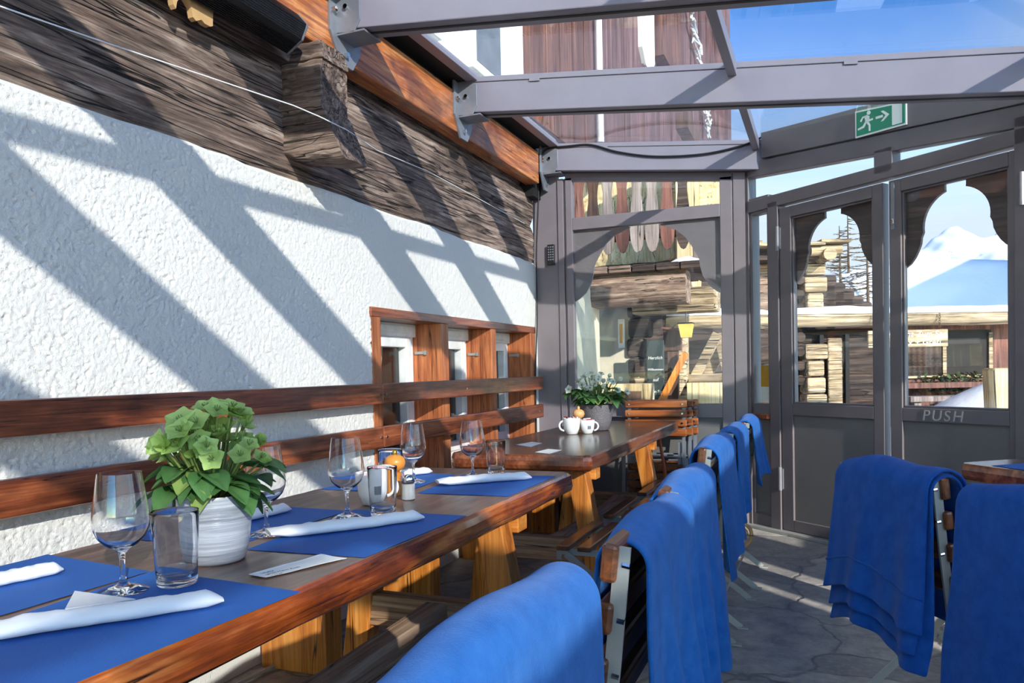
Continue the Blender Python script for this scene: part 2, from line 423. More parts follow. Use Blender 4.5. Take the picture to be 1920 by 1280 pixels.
# left wall: rough stucco with a window recess
wy0, wy1, wz0, wz1 = 3.217, 5.49, .55, 1.445
w = MB()
def wav(y): return 1.945 + .012*nz(y, 3.1, 0, 2.2) + .008*nz(y, 9, 0, 9)
ny = 120; ys = [-6 + (YE+6)*i/ny for i in range(ny+1)]
def quad_wall(x, ya, yb, za, zb): w.add([(x,ya,za),(x,yb,za),(x,yb,zb),(x,ya,zb)], [(0,1,2,3)])
def grain(y, z):
    n1 = nz(y*95, z*95, 1.5); n2 = nz(y*190, z*190, 4.5); n3 = nz(y*80, z*110, 8.5)
    return XW + .0024*n1 + .0014*n2 - .011*max(0, n3-.20)
def rough(y0, y1, z0, z1, step):
    nu = max(1, int((y1-y0)/step))
    top = (lambda y: wav(y)-.018) if z1 is None else (lambda y: z1)
    nv = max(1, int((top((y0+y1)/2)-z0)/step))
    def fn(u, v):
        y = y0+(y1-y0)*u; z = z0+(top(y)-z0)*v
        k = min(1, min(u, 1-u)*nu/2, min(v, 1-v)*nv/2)
        return (XW + (grain(y, z)-XW)*(k if z1 is not None else 1), y, z)
    w.grid(fn, nu, nv)
quad_wall(XW, -6, wy0, -.05, .42); quad_wall(XW, wy0, wy1, -.05, wz0); quad_wall(XW, wy1, YE, -.05, wz1)
rough(-6, .9, .42, None, .2); rough(.9, 2.1, .42, None, .0045); rough(2.1, wy0, .42, None, .0058); rough(wy0, YE, wz1, None, .0085)
for a, b in zip(ys, ys[1:]):
    w.add([(XW-.004,a,wav(a)-.03),(XW-.004,b,wav(b)-.03),(XW-.018,b,wav(b)),(XW-.018,a,wav(a))], [(0,1,2,3)])
    w.add([(XW-.018,a,wav(a)),(XW-.018,b,wav(b)),(XW-.2,b,wav(b)+.01),(XW-.2,a,wav(a)+.01)], [(0,1,2,3)])
for a in ((wy0,wz0,wy1,wz0),(wy0,wz1,wy1,wz1),(wy0,wz0,wy0,wz1),(wy1,wz0,wy1,wz1)):
    w.add([(XW,a[0],a[1]),(XW,a[2],a[3]),(XW-.3,a[2],a[3]),(XW-.3,a[0],a[1])], [(0,1,2,3)])
struct('wall_left', w, M['stucco'], smooth=60)
# old timber logs over the stucco
tr = sroot('trim_1')
def rough_log(mb, x0, y0, y1, z0, z1, seed, depth=.2, amp=.012, ny=90, axis='y'):
    nzs = 7
    def fn(u, v):
        y = y0 + (y1-y0)*u
        e = abs(2*v-1)
        x = x0 - .03*e**4 + amp*nz(y+seed, v*3, seed, 3) + amp*.6*nz(y*9, v*9, seed)
        z = z0 + (z1-z0)*v + .012*nz(y, seed, 5, 1.7)
        return (x, y, z)
    mb.grid(fn, ny, nzs)
    def back(u, v): return (x0-depth, y0+(y1-y0)*u, z0+(z1-z0)*v)
    mb.grid(back, 1, 1)
    for v in (0, 1):
        mb.grid(lambda u, t, v=v: tuple(Vector(fn(u, v)).lerp(Vector(back(u, v)), t)), ny, 1)
    for u in (0, 1):
        mb.grid(lambda t, v, u=u: tuple(Vector(fn(u, v)).lerp(Vector(back(u, v)), t)), 1, nzs)
for (z0, z1, x, y0, y1, sd) in ((1.93,2.235,-2.062,-6,YE-.004,1),(2.225,2.50,-2.066,2.62,YE-.004,2),(2.225,2.42,-2.06,-6,2.7,3),(2.41,2.78,-2.0,-6,2.68,4),(2.49,2.80,-2.09,2.62,YE-.004,5)):
    mb = MB(); rough_log(mb, x, y0, y1, z0, z1, sd); mb.build('log', M['old_timber'], tr, smooth=50)
# notched cross-beam ends that stick out of the timber wall
cb = thing('corbel', 'stack of three notched dark beam ends jutting from the timber wall below the loudspeaker', 'beam end', (-2.05,2.70,2.2))
def block(x0, x1a, x1b, y0, y1, z0, z1, sd, under=0):
    mb = MB()
    def fn(u, v):      # u along x, v around
        a = v*2*PI; sy = max(-1, min(1, 1.35*math.cos(a))); sz = max(-1, min(1, 1.35*math.sin(a)))
        zc = (z0+z1)/2; hz = (z1-z0)/2
        x = x0 + (x1a + (x1b-x1a)*(sz*.5+.5) - x0)*u
        zz = zc + hz*sz
        if sz < 0: zz += under*max(0, .75-u)*(-sz)
        return (x + .006*nz(a*3, u*4, sd), (y0+y1)/2 + (y1-y0)/2*sy + .006*nz(u*6, a*2, sd+3), zz + .006*nz(u*5, a*2, sd+7))
    mb.grid(fn, 12, 28)
    n0 = 12
    end = [fn(1, k/28) for k in range(28)]
    mb.add(end + [tuple(sum((Vector(e) for e in end), Vector()) / 28 + Vector((-.012,0,0)))], [(k, (k+1) % 28, 28) for k in range(28)])
    mb.build('beam_end', M['old_timber_x'], cb, org=(-2.05,2.70,2.2), smooth=45)
block(-2.10,-1.862,-1.882,2.62,2.80,2.40,2.478,1)
block(-2.10,-1.872,-1.872,2.612,2.80,2.195,2.402,2)
block(-2.10,-1.775,-1.86,2.608,2.80,1.99,2.198,3,.055)
# long varnished beam that carries the roof
b = MB(); b.box(-2.06,-1.95,-6,5.40,2.503,2.735)
struct('trim_2', b, M['varnish_beam'], bevel=.008)
b = MB(); b.box(-2.3,-1.87,-6,5.46,2.782,2.80); b.box(-2.3,-2.0,-6,5.45,2.736,2.785); b.box(-2.3,-2.0,5.40,YE,2.42,2.9)
struct('trim_3', b, M['soffit'])
# windows in the recess
sur = sroot('trim_4')
mb = MB(); mb.box(XW-.25,XW+.012,3.205,5.50,1.40,1.447); mb.build('lintel', M['rail_wood'], sur, bevel=.004)
for a, bb in ((3.217,3.297),(3.944,4.038),(4.664,4.744),(5.392,5.492)):
    mb = MB(); mb.box(XW-.25,XW+.006,a,bb,wz0,1.402); mb.build('jamb', M['window_wood'], sur, bevel=.004)
mb = MB(); mb.box(XW-.25,XW+.02,3.2,5.5,wz0-.04,wz0+.004); mb.build('sill', M['window_wood'], sur, bevel=.004)
for y in (3.938, 4.658, 5.386):
    mb = MB(); mb.box(XW-.165,XW-.085,y-.005,y+.008,1.226,1.242); mb.box(XW-.10,XW-.085,y-.012,y,1.222,1.246)
    mb.build('latch_plate', M['steel'], sur)
for i, (a, bb) in enumerate(((3.297,3.944),(4.038,4.664),(4.744,5.392))):
    wr = sroot('window_%d' % (i+1))
    xf = XW-.18
    mb = MB(); mb.box(xf-.05,xf+.02,a,bb,1.325,1.40); mb.box(xf-.05,xf,a,bb,wz0,wz0+.06); mb.box(xf-.05,xf,a,a+.045,wz0,1.33); mb.box(xf-.05,xf,bb-.045,bb,wz0,1.33)
    mb.box(xf-.02,xf+.03,a+.04,bb-.04,1.345,1.385)
    mb.build('outer_frame', M['upvc'], wr, bevel=.004)
    mb = MB(); y0, y1 = a+.045, bb-.045
    mb.box(xf-.04,xf+.015,y0,y0+.06,wz0+.06,1.325); mb.box(xf-.04,xf+.015,y1-.06,y1,wz0+.06,1.325); mb.box(xf-.04,xf+.015,y0+.06,y1-.06,1.265,1.325); mb.box(xf-.04,xf+.015,y0+.06,y1-.06,wz0+.06,wz0+.12)
    mb.build('sash', M['upvc'], wr, bevel=.006)
    mb = MB(); mb.box(xf-.03,xf-.024,y0+.055,y1-.055,wz0+.11,1.27); mb.build('pane', M['pane'], wr)
    mb = MB(); mb.grid(lambda u, v: (xf-.12+.018*math.sin(u*44)+.01*math.sin(u*17), y0+.02+(y1-y0)*.82*u*(1-.25*(1-v)), .6+.72*v), 60, 6); mb.build('curtain', M['curtain'], wr, smooth=180, solid=.002)
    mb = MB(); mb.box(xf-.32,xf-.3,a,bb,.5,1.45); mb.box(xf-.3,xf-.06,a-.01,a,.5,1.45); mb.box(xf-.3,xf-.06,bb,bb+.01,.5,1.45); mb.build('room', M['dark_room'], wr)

# roof: sloping glass on aluminium beams
def sl_box(mb, x0, x1, y0, y1, dz0, dz1):
    """box that follows the fall of the roof; dz measured from roofz"""
    mb.hexa([(x0,y0,roofz(x0)+dz0),(x1,y0,roofz(x1)+dz0),(x1,y1,roofz(x1)+dz0),(x0,y1,roofz(x0)+dz0),(x0,y0,roofz(x0)+dz1),(x1,y0,roofz(x1)+dz1),(x1,y1,roofz(x1)+dz1),(x0,y1,roofz(x0)+dz1)])
BEAMS = (-1.30, -.32, .60, 1.82, 2.84, 4.03)
def beam(yb, x1):
    t = sroot('roof_beam')
    mb = MB(); sl_box(mb, -1.90, x1, yb, yb+.12, -.205, -.035); mb.build('profile', M['beam_paint'], t, bevel=.005)
    mb = MB(); sl_box(mb, -1.90, x1, yb-.006, yb+.126, -.036, -.006); mb.build('glazing_rail', M['beam_paint'], t, bevel=.003)
    mb = MB(); sl_box(mb, -1.84, x1, yb+.052, yb+.068, -.2085, -.2045); mb.build('groove', M['black'], t)
    mb = MB()
    for xx in (-1.5, .1): sl_box(mb, xx, xx+.06, yb-.008, yb+.001, -.048, -.03)
    mb.build('clip', M['beam_paint'], t)
    return t
for yb in BEAMS: beam(yb, 2.86)
beam(YE-.10, -.30)
# steel shoes that hold the beams to the wall beam
def shoe(yb, label):
    t = thing('beam_bracket', label, 'bracket', (-1.95,yb+.06,2.7), 0, 'steel brackets on the varnished wall beam')
    o = (-1.95,yb+.06,2.7)
    zt, zb = roofz(-1.9)-.03, roofz(-1.9)-.22
    mb = MB(); mb.prism([(yb-.055,zt+.01),(yb+.175,zt+.01),(yb+.175,zb-.03),(yb+.11,zb-.12),(yb+.02,zb-.12),(yb-.055,zb-.0)], 'x', -1.951, -1.937); mb.build('back_plate', M['galv'], t, org=o, bevel=.002)
    mb = MB()
    for y in (yb-.009, yb+.121): mb.prism([(-1.94,zb+.0),(-1.85,zb-.01),(-1.82,zb+.04),(-1.82,zt-.03),(-1.86,zt),(-1.94,zt)], 'y', y, y+.008)
    mb.box(-1.94,-1.80,yb-.009,yb+.129,zb-.012,zb-.003)
    mb.build('shoe', M['galv'], t, org=o, bevel=.002)
    for (x, y, z, ax) in ((-1.885,yb-.014,zb+.10,'y'),(-1.93,yb-.035,zb+.09,'x'),(-1.93,yb+.05,zb-.075,'x')):
        mb = MB()
        if ax == 'y': mb.tube([(x,y-.008,z),(x,y+.01,z)], .011, 8)
        else: mb.tube([(x-.012,y,z),(x+.012,y,z)], .011, 8)
        mb.build('bolt', M['chrome'], t, org=o)
shoe(2.84, 'grey steel bracket nearest the loudspeaker, holding the roof beam at the top edge')
shoe(4.03, 'grey steel bracket holding the middle roof beam to the varnished wall beam')
shoe(YE-.10, 'grey steel bracket at the far end of the varnished wall beam, in the corner')
for yb in (-.32, .60, 1.82):
    pass
# glazing strip along the house and the two bars that split the panes
mb = MB(); mb.box(-1.88,-1.815,-6,5.47,2.775,2.80); mb.box(-1.86,-1.835,-6,5.47,2.80,2.83)
struct('trim_5', mb, M['beam_paint'], bevel=.003)
for xb in (-.415, .93, 2.2):
    mb = MB(); mb.box(xb-.022,xb+.022,-6,(5.56 if xb < 0 else 4.25 if xb < 1 else 3.2),roofz(xb)-.075,roofz(xb)-.006)
    struct('ceiling_bar', mb, M['beam_paint'], bevel=.003)
mb = MB()
ybs = (-6,) + BEAMS + (YE-.06,)
for ya, yb in zip(ybs, ybs[1:]):
    for xa, xb in ((-1.86,-.415),(-.415,.93),(.93,2.88)):
        lim = lambda x: 5.564 - .813*(x+.49) if x > -.49 else YE
        y0 = ya+.06 if ya > -6 else ya
        pa = min(yb+.06, lim(xa)); pb = min(yb+.06, lim(xb))
        if pa <= y0: continue
        if pb <= y0:
            xb = -.49 + (5.564-y0)/.813; pb = y0 + .001
        q = [(xa,y0),(xb,y0),(xb,pb),(xa,pa)]
        vs = [(x,y,roofz(x)) for x, y in q] + [(x,y,roofz(x)+.008) for x, y in q]
        mb.hexa(vs)
struct('ceiling', mb, M['roof_pane'])

# end wall with the tall window
ew = sroot('wall_back', (0,YE,0))
E0 = (0,YE,0)
mb = MB(); mb.box(-2.07,-1.866,YE,YE+.05,0,2.62); mb.box(-1.863,-1.817,YE-.012,YE+.05,0,2.56); mb.box(-1.814,-1.80,YE,YE+.05,0,2.56)
mb.build('side_panel', M['frame_paint'], ew, org=E0, bevel=.003)
def fr(mb, x0, x1, z0, z1, d0=-.012, d1=.05): mb.box(x0,x1,YE+d0,YE+d1,z0,z1)
mb = MB()
fr(mb,-1.80,-1.748,0,2.56); fr(mb,-.668,-.583,0,2.44)
fr(mb,-1.748,-.668,.755,.855); fr(mb,-1.748,-.668,.02,.10)
fr(mb,-1.748,-.668,2.165,2.257)
mb.hexa([(-1.80,YE-.012,2.542),(-.583,YE-.012,2.410),(-.583,YE+.05,2.410),(-1.80,YE+.05,2.542),(-1.80,YE-.012,2.60),(-.583,YE-.012,2.47),(-.583,YE+.05,2.47),(-1.80,YE+.05,2.60)])
mb.build('frame', M['frame_paint'], ew, org=E0, bevel=.004)
mb = MB(); mb.hexa([(-1.885,YE-.035,2.602),(-.556,YE-.035,2.452),(-.556,YE+.05,2.452),(-1.885,YE+.05,2.602),(-1.885,YE-.035,2.645),(-.556,YE-.035,2.498),(-.556,YE+.05,2.498),(-1.885,YE+.05,2.645)])
mb.build('head_rail', M['frame_paint'], ew, org=E0, bevel=.004)
mb = MB(); mb.box(-.578,-.49,YE-.02,YE+.06,0,2.52); mb.build('post', M['frame_paint'], ew, org=E0, bevel=.006)
mb = MB(); mb.box(-1.748,-.668,YE+.018,YE+.024,.855,2.165); mb.hexa([(-1.748,YE+.018,2.257),(-.668,YE+.018,2.257),(-.668,YE+.024,2.257),(-1.748,YE+.024,2.257),(-1.748,YE+.018,2.535),(-.668,YE+.018,2.418),(-.668,YE+.024,2.418),(-1.748,YE+.024,2.535)])
mb.build('pane', M['pane'], ew, org=E0)
mb = MB(); mb.box(-1.748,-.668,YE+.012,YE+.03,.10,.755); mb.build('lower_panel', M['panel_paint'], ew, org=E0)
archL = [(-1.748,2.165),(-1.36,2.165),(-1.315,2.155),(-1.436,2.106),(-1.50,2.05),(-1.54,1.99),(-1.58,1.92),(-1.595,1.885),(-1.603,1.826),(-1.62,1.764),(-1.66,1.695),(-1.715,1.65),(-1.748,1.632)]
archR = [(-2.416-p[0], p[1]) for p in archL][::-1]
mb = MB(); mb.prism(archL, 'y', YE+.026, YE+.042); mb.prism(archR, 'y', YE+.026, YE+.042); mb.build('arch_board', M['frame_paint'], ew, org=E0)
# remote control hanging on the end wall
t = thing('remote_control', 'small black remote control hanging on the grey end wall beside the tall window', 'remote control', (-1.915,YE-.012,1.99))
o = (-1.915,YE-.012,1.99)
mb = MB(); mb.box(-1.945,-1.888,YE-.034,YE-.012,1.915,2.07); mb.build('body', M['black'], t, org=o, bevel=.005)
mb = MB()
for j in range(6):
    for i in range(3): mb.box(-1.938+.017*i,-1.928+.017*i,YE-.037,YE-.033,1.95+.019*j,1.96+.019*j)
mb.build('keys', M['galv'], t, org=o)

# door wall: turned against the end wall; local x runs along it, local y points outside
DP, DA = (-.49,YE,0), R(-39.1)
def dstruct(name): return sroot(name, DP, DA)
dw = dstruct('wall_right')
def ztop(s): return 2.408 - .090*s
mb = MB()
mb.box(0,.035,-.02,.06,0,2.46); mb.box(.205,.288,-.02,.06,0,2.20); mb.box(1.765,1.86,-.02,.06,0,2.3)
mb.box(.035,.205,-.012,.06,.0,.10); mb.box(.035,.06,-.012,.06,.1,2.2); mb.box(.19,.205,-.012,.06,.1,2.2); mb.box(.035,.205,-.012,.06,2.145,2.26); mb.box(.035,.205,-.012,.06,.765,.86)
mb.box(.0,1.9,-.02,.06,2.165,2.245); mb.box(1.00,1.115,-.02,.06,2.2,2.34)
mb.hexa([(0,-.02,ztop(0)),(1.95,-.02,ztop(1.95)),(1.95,.06,ztop(1.95)),(0,.06,ztop(0)),(0,-.02,ztop(0)+.1),(1.95,-.02,ztop(1.95)+.11),(1.95,.06,ztop(1.95)+.11),(0,.06,ztop(0)+.1)])
mb.build('frame', M['frame_paint2'], dw, bevel=.004)
mb = MB(); mb.hexa([(.165,-.03,2.505),(1.95,-.03,2.342),(1.95,.05,2.342),(.165,.05,2.505),(.165,-.03,2.675),(1.95,-.03,2.53),(1.95,.05,2.53),(.165,.05,2.675)])
mb.build('fascia', M['frame_paint2'], dw, bevel=.004)
mb = MB(); mb.box(.058,.192,.02,.026,.858,2.15); mb.hexa([(.05,.02,2.24),(1.003,.02,2.24),(1.003,.026,2.24),(.05,.026,2.24),(.05,.02,2.402),(1.003,.02,2.318),(1.003,.026,2.318),(.05,.026,2.402)])
mb.hexa([(1.112,.02,2.236),(1.95,.02,2.236),(1.95,.026,2.236),(1.112,.026,2.236),(1.112,.02,2.308),(1.95,.02,2.238),(1.95,.026,2.238),(1.112,.026,2.308)])
mb.build('pane', M['pane'], dw)
mb = MB(); mb.box(.06,.19,.0,.03,.10,.765); mb.build('lower_panel', M['panel_paint'], dw)
mb = MB(); mb.box(.03,.205,-.05,.0,.758,.79); mb.build('sill', M['rail_wood'], dw, bevel=.004)
mb = MB(); mb.box(-.05,1.95,-.06,.07,0,.022); mb.build('threshold', M['steel'], dw, bevel=.004)
mb = MB(); mb.box(1.86,4.25,-.01,.05,0,2.35); mb.build('far_panel', M['panel_paint'], dw)
def pane_door(name, s0, s1, g0, g1, arch, hinge_s, last):
    d = dstruct(name)
    zt, gb, gt = 2.148, .864, 2.075
    mb = MB()
    mb.box(s0,g0,-.008,.05,.025,zt); mb.box(g1,s1,-.008,.05,.025,zt); mb.box(g0,g1,-.008,.05,gt,zt); mb.box(g0,g1,-.008,.05,.788,gb); mb.box(g0,g1,-.008,.05,.025,.10)
    mb.build('leaf_frame', M['frame_paint2'], d, bevel=.004)
    mb = MB()
    for a, b2, c, e in ((g0,g0+.012,gb,gt),(g1-.012,g1,gb,gt)): mb.box(a,b2,.002,.03,c,e)
    mb.box(g0,g1,.002,.03,gb,gb+.012); mb.box(g0,g1,.002,.03,gt-.012,gt)
    mb.build('glazing_bead', M['frame_paint2'], d, bevel=.003)
    mb = MB(); mb.box(g0,g1,.018,.024,gb,gt); mb.build('pane', M['pane'], d)
    mb = MB(); mb.box(g0-.005,g1+.005,.006,.03,.095,.792); mb.build('lower_panel', M['panel_paint'], d)
    for poly in arch:
        mb = MB(); mb.prism(poly, 'y', .027, .045); mb.build('arch_board', M['arch_paint'], d)
    for hz in ((1.87,2.03),(.285,.44)):
        mb = MB(); mb.tube([(hinge_s,-.018,hz[0]),(hinge_s,-.018,hz[1])], .012, 10); mb.box(hinge_s-.02,hinge_s+.02,-.014,-.006,hz[0]+.01,hz[1]-.01); mb.build('hinge', M['galv'], d)
    return d
def arch_pair(g0, g1, gt):
    w = (g1-g0)/2; c = (g0+g1)/2
    L = [(-1,0),(-.20,0),(-.20,-.034)] + [(.63*math.cos(R(a)), -.215+.178*math.sin(R(a))) for a in range(108, 196, 8)]
    L += [(-.665,-.266),(-.68,-.30),(-.73,-.335),(-.80,-.37),(-.89,-.40),(-1,-.42)]
    left = [(c+p[0]*w, gt+p[1]*1.02) for p in L]; right = [(c-p[0]*w, gt+p[1]*.94) for p in L][::-1]
    return left, right
d1 = pane_door('door_1', .293, 1.046, .385, .978, arch_pair(.385,.978,2.075), .285, 0)
d2 = pane_door('door_2', 1.084, 1.765, 1.158, 1.733, arch_pair(1.158,1.733,2.075), 1.80, 1)
mb = MB(); mb.box(1.10,1.122,-.013,-.006,1.87,2.135); mb.build('door_bolt', M['galv'], d2, bevel=.002)
mb = MB(); mb.box(1.106,1.118,-.02,-.012,1.90,1.93); mb.build('bolt_knob', M['chrome'], d2, bevel=.002)
def dmat(x, y, z):      # lettering that stands upright on the inner face of the door wall
    return Matrix.Translation((x, y, z)) @ Matrix.Rotation(R(90), 4, 'X')
lettering('chalk_lettering', 'PUSH', .082, M['chalk_faint'], d2, dmat(1.275,-.010,.799), .0006, space=1.25)
# exit sign on the fascia
sg = thing('exit_sign', 'green and white emergency exit sign with running figure and arrow above the doors', 'sign', DP, DA)
SK = -.0915
def sp(s, z): return (s, z + SK*(s-.895))
mb = MB(); mb.prism([sp(.895,2.436),sp(1.217,2.455),sp(1.217,2.585),sp(.895,2.592)], 'y', -.038, -.031); mb.build('plate', M['sign_white'], sg)
mb = MB(); mb.prism([sp(.903,2.446),sp(1.130,2.460),sp(1.130,2.578),sp(.903,2.583)], 'y', -.0392, -.0375); mb.prism([sp(1.192,2.464),sp(1.209,2.465),sp(1.209,2.577),sp(1.192,2.577)], 'y', -.0392, -.0375); mb.prism([sp(1.130,2.460),sp(1.2,2.464),sp(1.2,2.470),sp(1.130,2.466)], 'y', -.0392, -.0375); mb.build('green_field', M['sign_green'], sg)
mb = MB()
def pg(pts): mb.prism([sp(a, b) for a, b in pts], 'y', -.0406, -.0388)
pg([(.985+.012*math.cos(a*PI/6), 2.567+.012*math.sin(a*PI/6)) for a in range(12)])
pg([(.955,2.553),(.975,2.557),(.99,2.545),(.983,2.515),(.962,2.512),(.962,2.53)])
pg([(.955,2.553),(.975,2.557),(.97,2.546),(.95,2.543),(.937,2.523),(.928,2.528),(.945,2.552)])
pg([(.985,2.545),(.99,2.528),(1.012,2.53),(1.012,2.521),(.985,2.516),(.978,2.53)])
pg([(.962,2.52),(.972,2.512),(.955,2.487),(.915,2.478),(.912,2.488),(.946,2.498)])
pg([(.965,2.518),(.983,2.516),(.995,2.498),(.995,2.462),(.985,2.462),(.984,2.494)])
pg([(1.03,2.534),(1.075,2.537),(1.075,2.523),(1.03,2.52)])
pg([(1.062,2.558),(1.078,2.560),(1.115,2.532),(1.078,2.502),(1.062,2.500),(1.092,2.531)])
mb.build('pictogram', M['sign_white'], sg)
# poster in the slim side light
ps = thing('poster', 'orange and white paper poster in the slim side pane left of the doors', 'poster', DP, DA)
mb = MB(); mb.box(.085,.188,.030,.032,.872,1.12); mb.build('sheet', M['paper'], ps)
mb = MB(); mb.box(.085,.188,.0285,.0305,.972,1.118); mb.build('orange_print', M['amber_sheet'], ps)

# wall on the sunny side, out of the picture: shaped to shade the room, slits cut for floor sun strips
mb = MB()
bl = MB()
def rw(y0, y1, z0, z1):
    if z0 < .9: mb.box(2.80,2.86,y0,y1,z0,min(z1,.9))
    mb.box(2.79,2.87,y0,y1,2.20,2.275) if z1 > 2.2 else None
    a, b_ = max(z0,.9), min(z1,2.2)
    if b_ > a: bl.add([(2.83,y0,a),(2.83,y1,a),(2.83,y1,b_),(2.83,y0,b_)], [(0,1,2,3)])
SLITS = [(1.12,1.20,1.0,1.95),(1.40,1.62,.95,2.0),(2.25,2.62,1.45,2.2)]
yy = -6
for (a, b2, z0, z1) in SLITS:
    rw(yy, a, 0, 2.275); rw(a, b2, 0, z0); rw(a, b2, z1, 2.275); yy = b2
rw(yy, 3.0, 0, 2.275)
struct('wall_sunside', mb, M['white_panel'])
struct('window_blind', bl, M['blind'])  # unseen sheet added to brighten the shaded side of the room
# ---------------------------------------------------------------- bench along the wall
bn = thing('wall_bench', 'wooden bench with two dark red brown backrest rails along the white stucco wall', 'bench', (-1.8,2,0))
o = (-1.8,2,0)
for (z0, z1) in ((.975,1.072),(.767,.866)):
    for (y0, y1) in ((-2.0,3.146),(3.152,5.40)):
        mb = MB(); mb.box(-1.985,-1.95,y0,y1,z0,z1); mb.build('backrest_rail', M['rail_wood'], bn, org=o, bevel=.006)
for y in (-1.2,.25,3.10,3.17,5.28):
    for z in (1.025,.815):
        mb = MB(); mb.box(-2.06,-1.984,y-.03,y+.03,z-.04,z+.04); mb.build('spacer_block', M['rail_wood'], bn, org=o)
for (y, z) in ((2.1,1.03),(3.125,1.02),(3.175,1.02),(3.125,.815),(3.175,.815),(4.07,1.02),(4.07,.815),(5.30,1.02),(5.3,.815),(1.9,.815)):
    mb = MB(); mb.tube([(-1.952,y,z),(-1.946,y,z)], .007, 8); mb.build('screw', M['chrome'], bn, org=o)
mb = MB(); mb.box(-2.0,-1.60,-2.0,5.40,.41,.45); mb.build('seat', M['rail_wood'], bn, org=o, bevel=.006)
for (y0, y1) in ((.2,.3),(1.2,1.3),(2.335,2.44),(3.15,3.25),(4.1,4.2),(4.93,5.03)):
    mb = MB(); mb.box(-2.02,-1.72,y0,y1,0,.41); mb.build('support', M['pine'], bn, org=o, bevel=.004)
# fleece hide lying on the bench between the tables
mb = MB()
def hide(u, v):
    a = u*2*PI; r = v
    x = -1.80 + .17*r*math.cos(a)*(1+.12*math.sin(5*a)); y = 3.02 + .30*r*math.sin(a)*(1+.1*math.cos(7*a))
    return (x, y, .485 + .03*(1-r**3) + .022*nz(x*30, y*30) - .03*r**6)
mb.grid(hide, 60, 16)
single('sheepskin', mb, M['hide'], 'cream sheepskin lying on the bench between the two tables', 'sheepskin', loc=(-1.8,3.02,.45), smooth=180, solid=.01)
mb = MB()
def hide2(u, v):
    a = u*2*PI; r = v
    x = -1.80 + .16*r*math.cos(a)*(1+.12*math.sin(4*a)); y = 3.68 + .26*r*math.sin(a)*(1+.1*math.cos(6*a))
    return (x, y, .485 + .03*(1-r**3) + .022*nz(x*30, y*30, 4) - .03*r**6)
mb.grid(hide2, 60, 16)
single('sheepskin', mb, M['hide_brown'], 'brown sheepskin lying on the bench below the small windows', 'sheepskin', loc=(-1.8,3.68,.45), smooth=180, solid=.01)

# ---------------------------------------------------------------- tables
def tabletop(mb, x0, x1, y0, y1, z0, z1, wob=.006, cr=.03, seed=0, n=60):
    """thick board; top and bottom use material 0, the live edges material 1"""
    def edge(pts_per=n):
        P = []
        def line(a, b, k):
            for i in range(k): P.append(Vector(a).lerp(Vector(b), i/k))
        c = cr
        line((x1,y0+c),(x1,y1-c),n); line((x1,y1-c),(x1-c,y1),3); line((x1-c,y1),(x0+c,y1),12); line((x0+c,y1),(x0,y1-c),3)
        line((x0,y1-c),(x0,y0+c),n); line((x0,y0+c),(x0+c,y0),3); line((x0+c,y0),(x1-c,y0),12); line((x1-c,y0),(x1,y0+c),3)
        return P
    P = edge(); cx, cy = (x0+x1)/2, (y0+y1)/2; N = len(P)
    rows = []
    for f, ins in ((0,.010),(.12,.002),(.35,-.002),(.65,-.001),(.88,.002),(1,.008)):
        ring = []
        for p in P:
            w = wob*nz(p.x*2+seed, p.y*5, f*2.2+seed) + wob*.5*nz(p.y*17, f*5, seed)
            dx = max(-1, min(1, (p.x-cx)/((x1-x0)/2))); dy = max(-1, min(1, (p.y-cy)/((y1-y0)/2)))
            nx = dx if abs(abs(dx)-1) < .08 else 0; ny_ = dy if abs(abs(dy)-1) < .02 else 0
            zz = z0 + (z1-z0)*f + (wob*1.2*nz(p.y*4, p.x*4, seed+9) if f < .1 else 0)
            ring.append((p.x + nx*(w-ins), p.y + ny_*(w-ins), zz))
        rows.append(ring)
    for a, b in zip(rows, rows[1:]):
        o_ = len(mb.v); mb.v += a + b
        for i in range(N):
            j = (i+1) % N; mb.f.append((o_+i, o_+j, o_+N+j, o_+N+i)); mb.m.append(1)
    mb.add(rows[0], [tuple(range(N))[::-1]], 0); mb.add(rows[-1], [tuple(range(N))], 0)
def leg(root, org, a, b, wx=.085, wy=.075):
    mb = MB(); a = Vector(a); b = Vector(b)
    q = []
    for p in (b, a):
        for i, j in ((-1,-1),(1,-1),(1,1),(-1,1)): q.append((p.x+wx/2*i, p.y+wy/2*j, p.z))
    mb.hexa(q); mb.build('leg', M['pine'], root, org=org, bevel=.005)
def trestle_table(name, label, x0, x1, y0, y1, ty, tops, seed, group, zst=.33, xl=-1.10):
    org = ((x0+x1)/2, (y0+y1)/2, 0)
    t = thing(name, label, 'table', org, 0, group)
    mb = MB(); tabletop(mb, x0, x1, y0, y1, T-.068, T, seed=seed); mb.build('tabletop', tops, t, org=org, smooth=35)
    for y in ty:
        leg(t, org, (x1-.105,y,T-.066), (x1+.02,y,0)); leg(t, org, (x0+.16,y,T-.066), (x0+.06,y,0))
        mb = MB(); mb.box(x0+.05,x1-.035,y+.042,y+.115,T-.128,T-.067); mb.build('batten', M['pine_x'], t, org=org, bevel=.004)
        mb = MB(); mb.box(x0+.135,x1-.075,y-.03,y+.025,zst,zst+.10); mb.build('cross_stretcher', M['stretch_x'], t, org=org, bevel=.006)
    mb = MB()
    def st(u, v):
        a = v*4; k = int(a) % 4; f = a-int(a)
        c = [(-.035,0),(.035,0),(.035,.095),(-.035,.095)]; p = Vector(c[k]).lerp(Vector(c[(k+1)%4]), f)
        y = ty[0] + (ty[1]-ty[0])*u
        return (xl+p.x, y, zst+.0+p.y - .018*math.sin(u*PI))
    mb.grid(st, 20, 4); mb.build('long_stretcher', M['stretch_y'], t, org=org, bevel=.004)
    return t
G_T = None
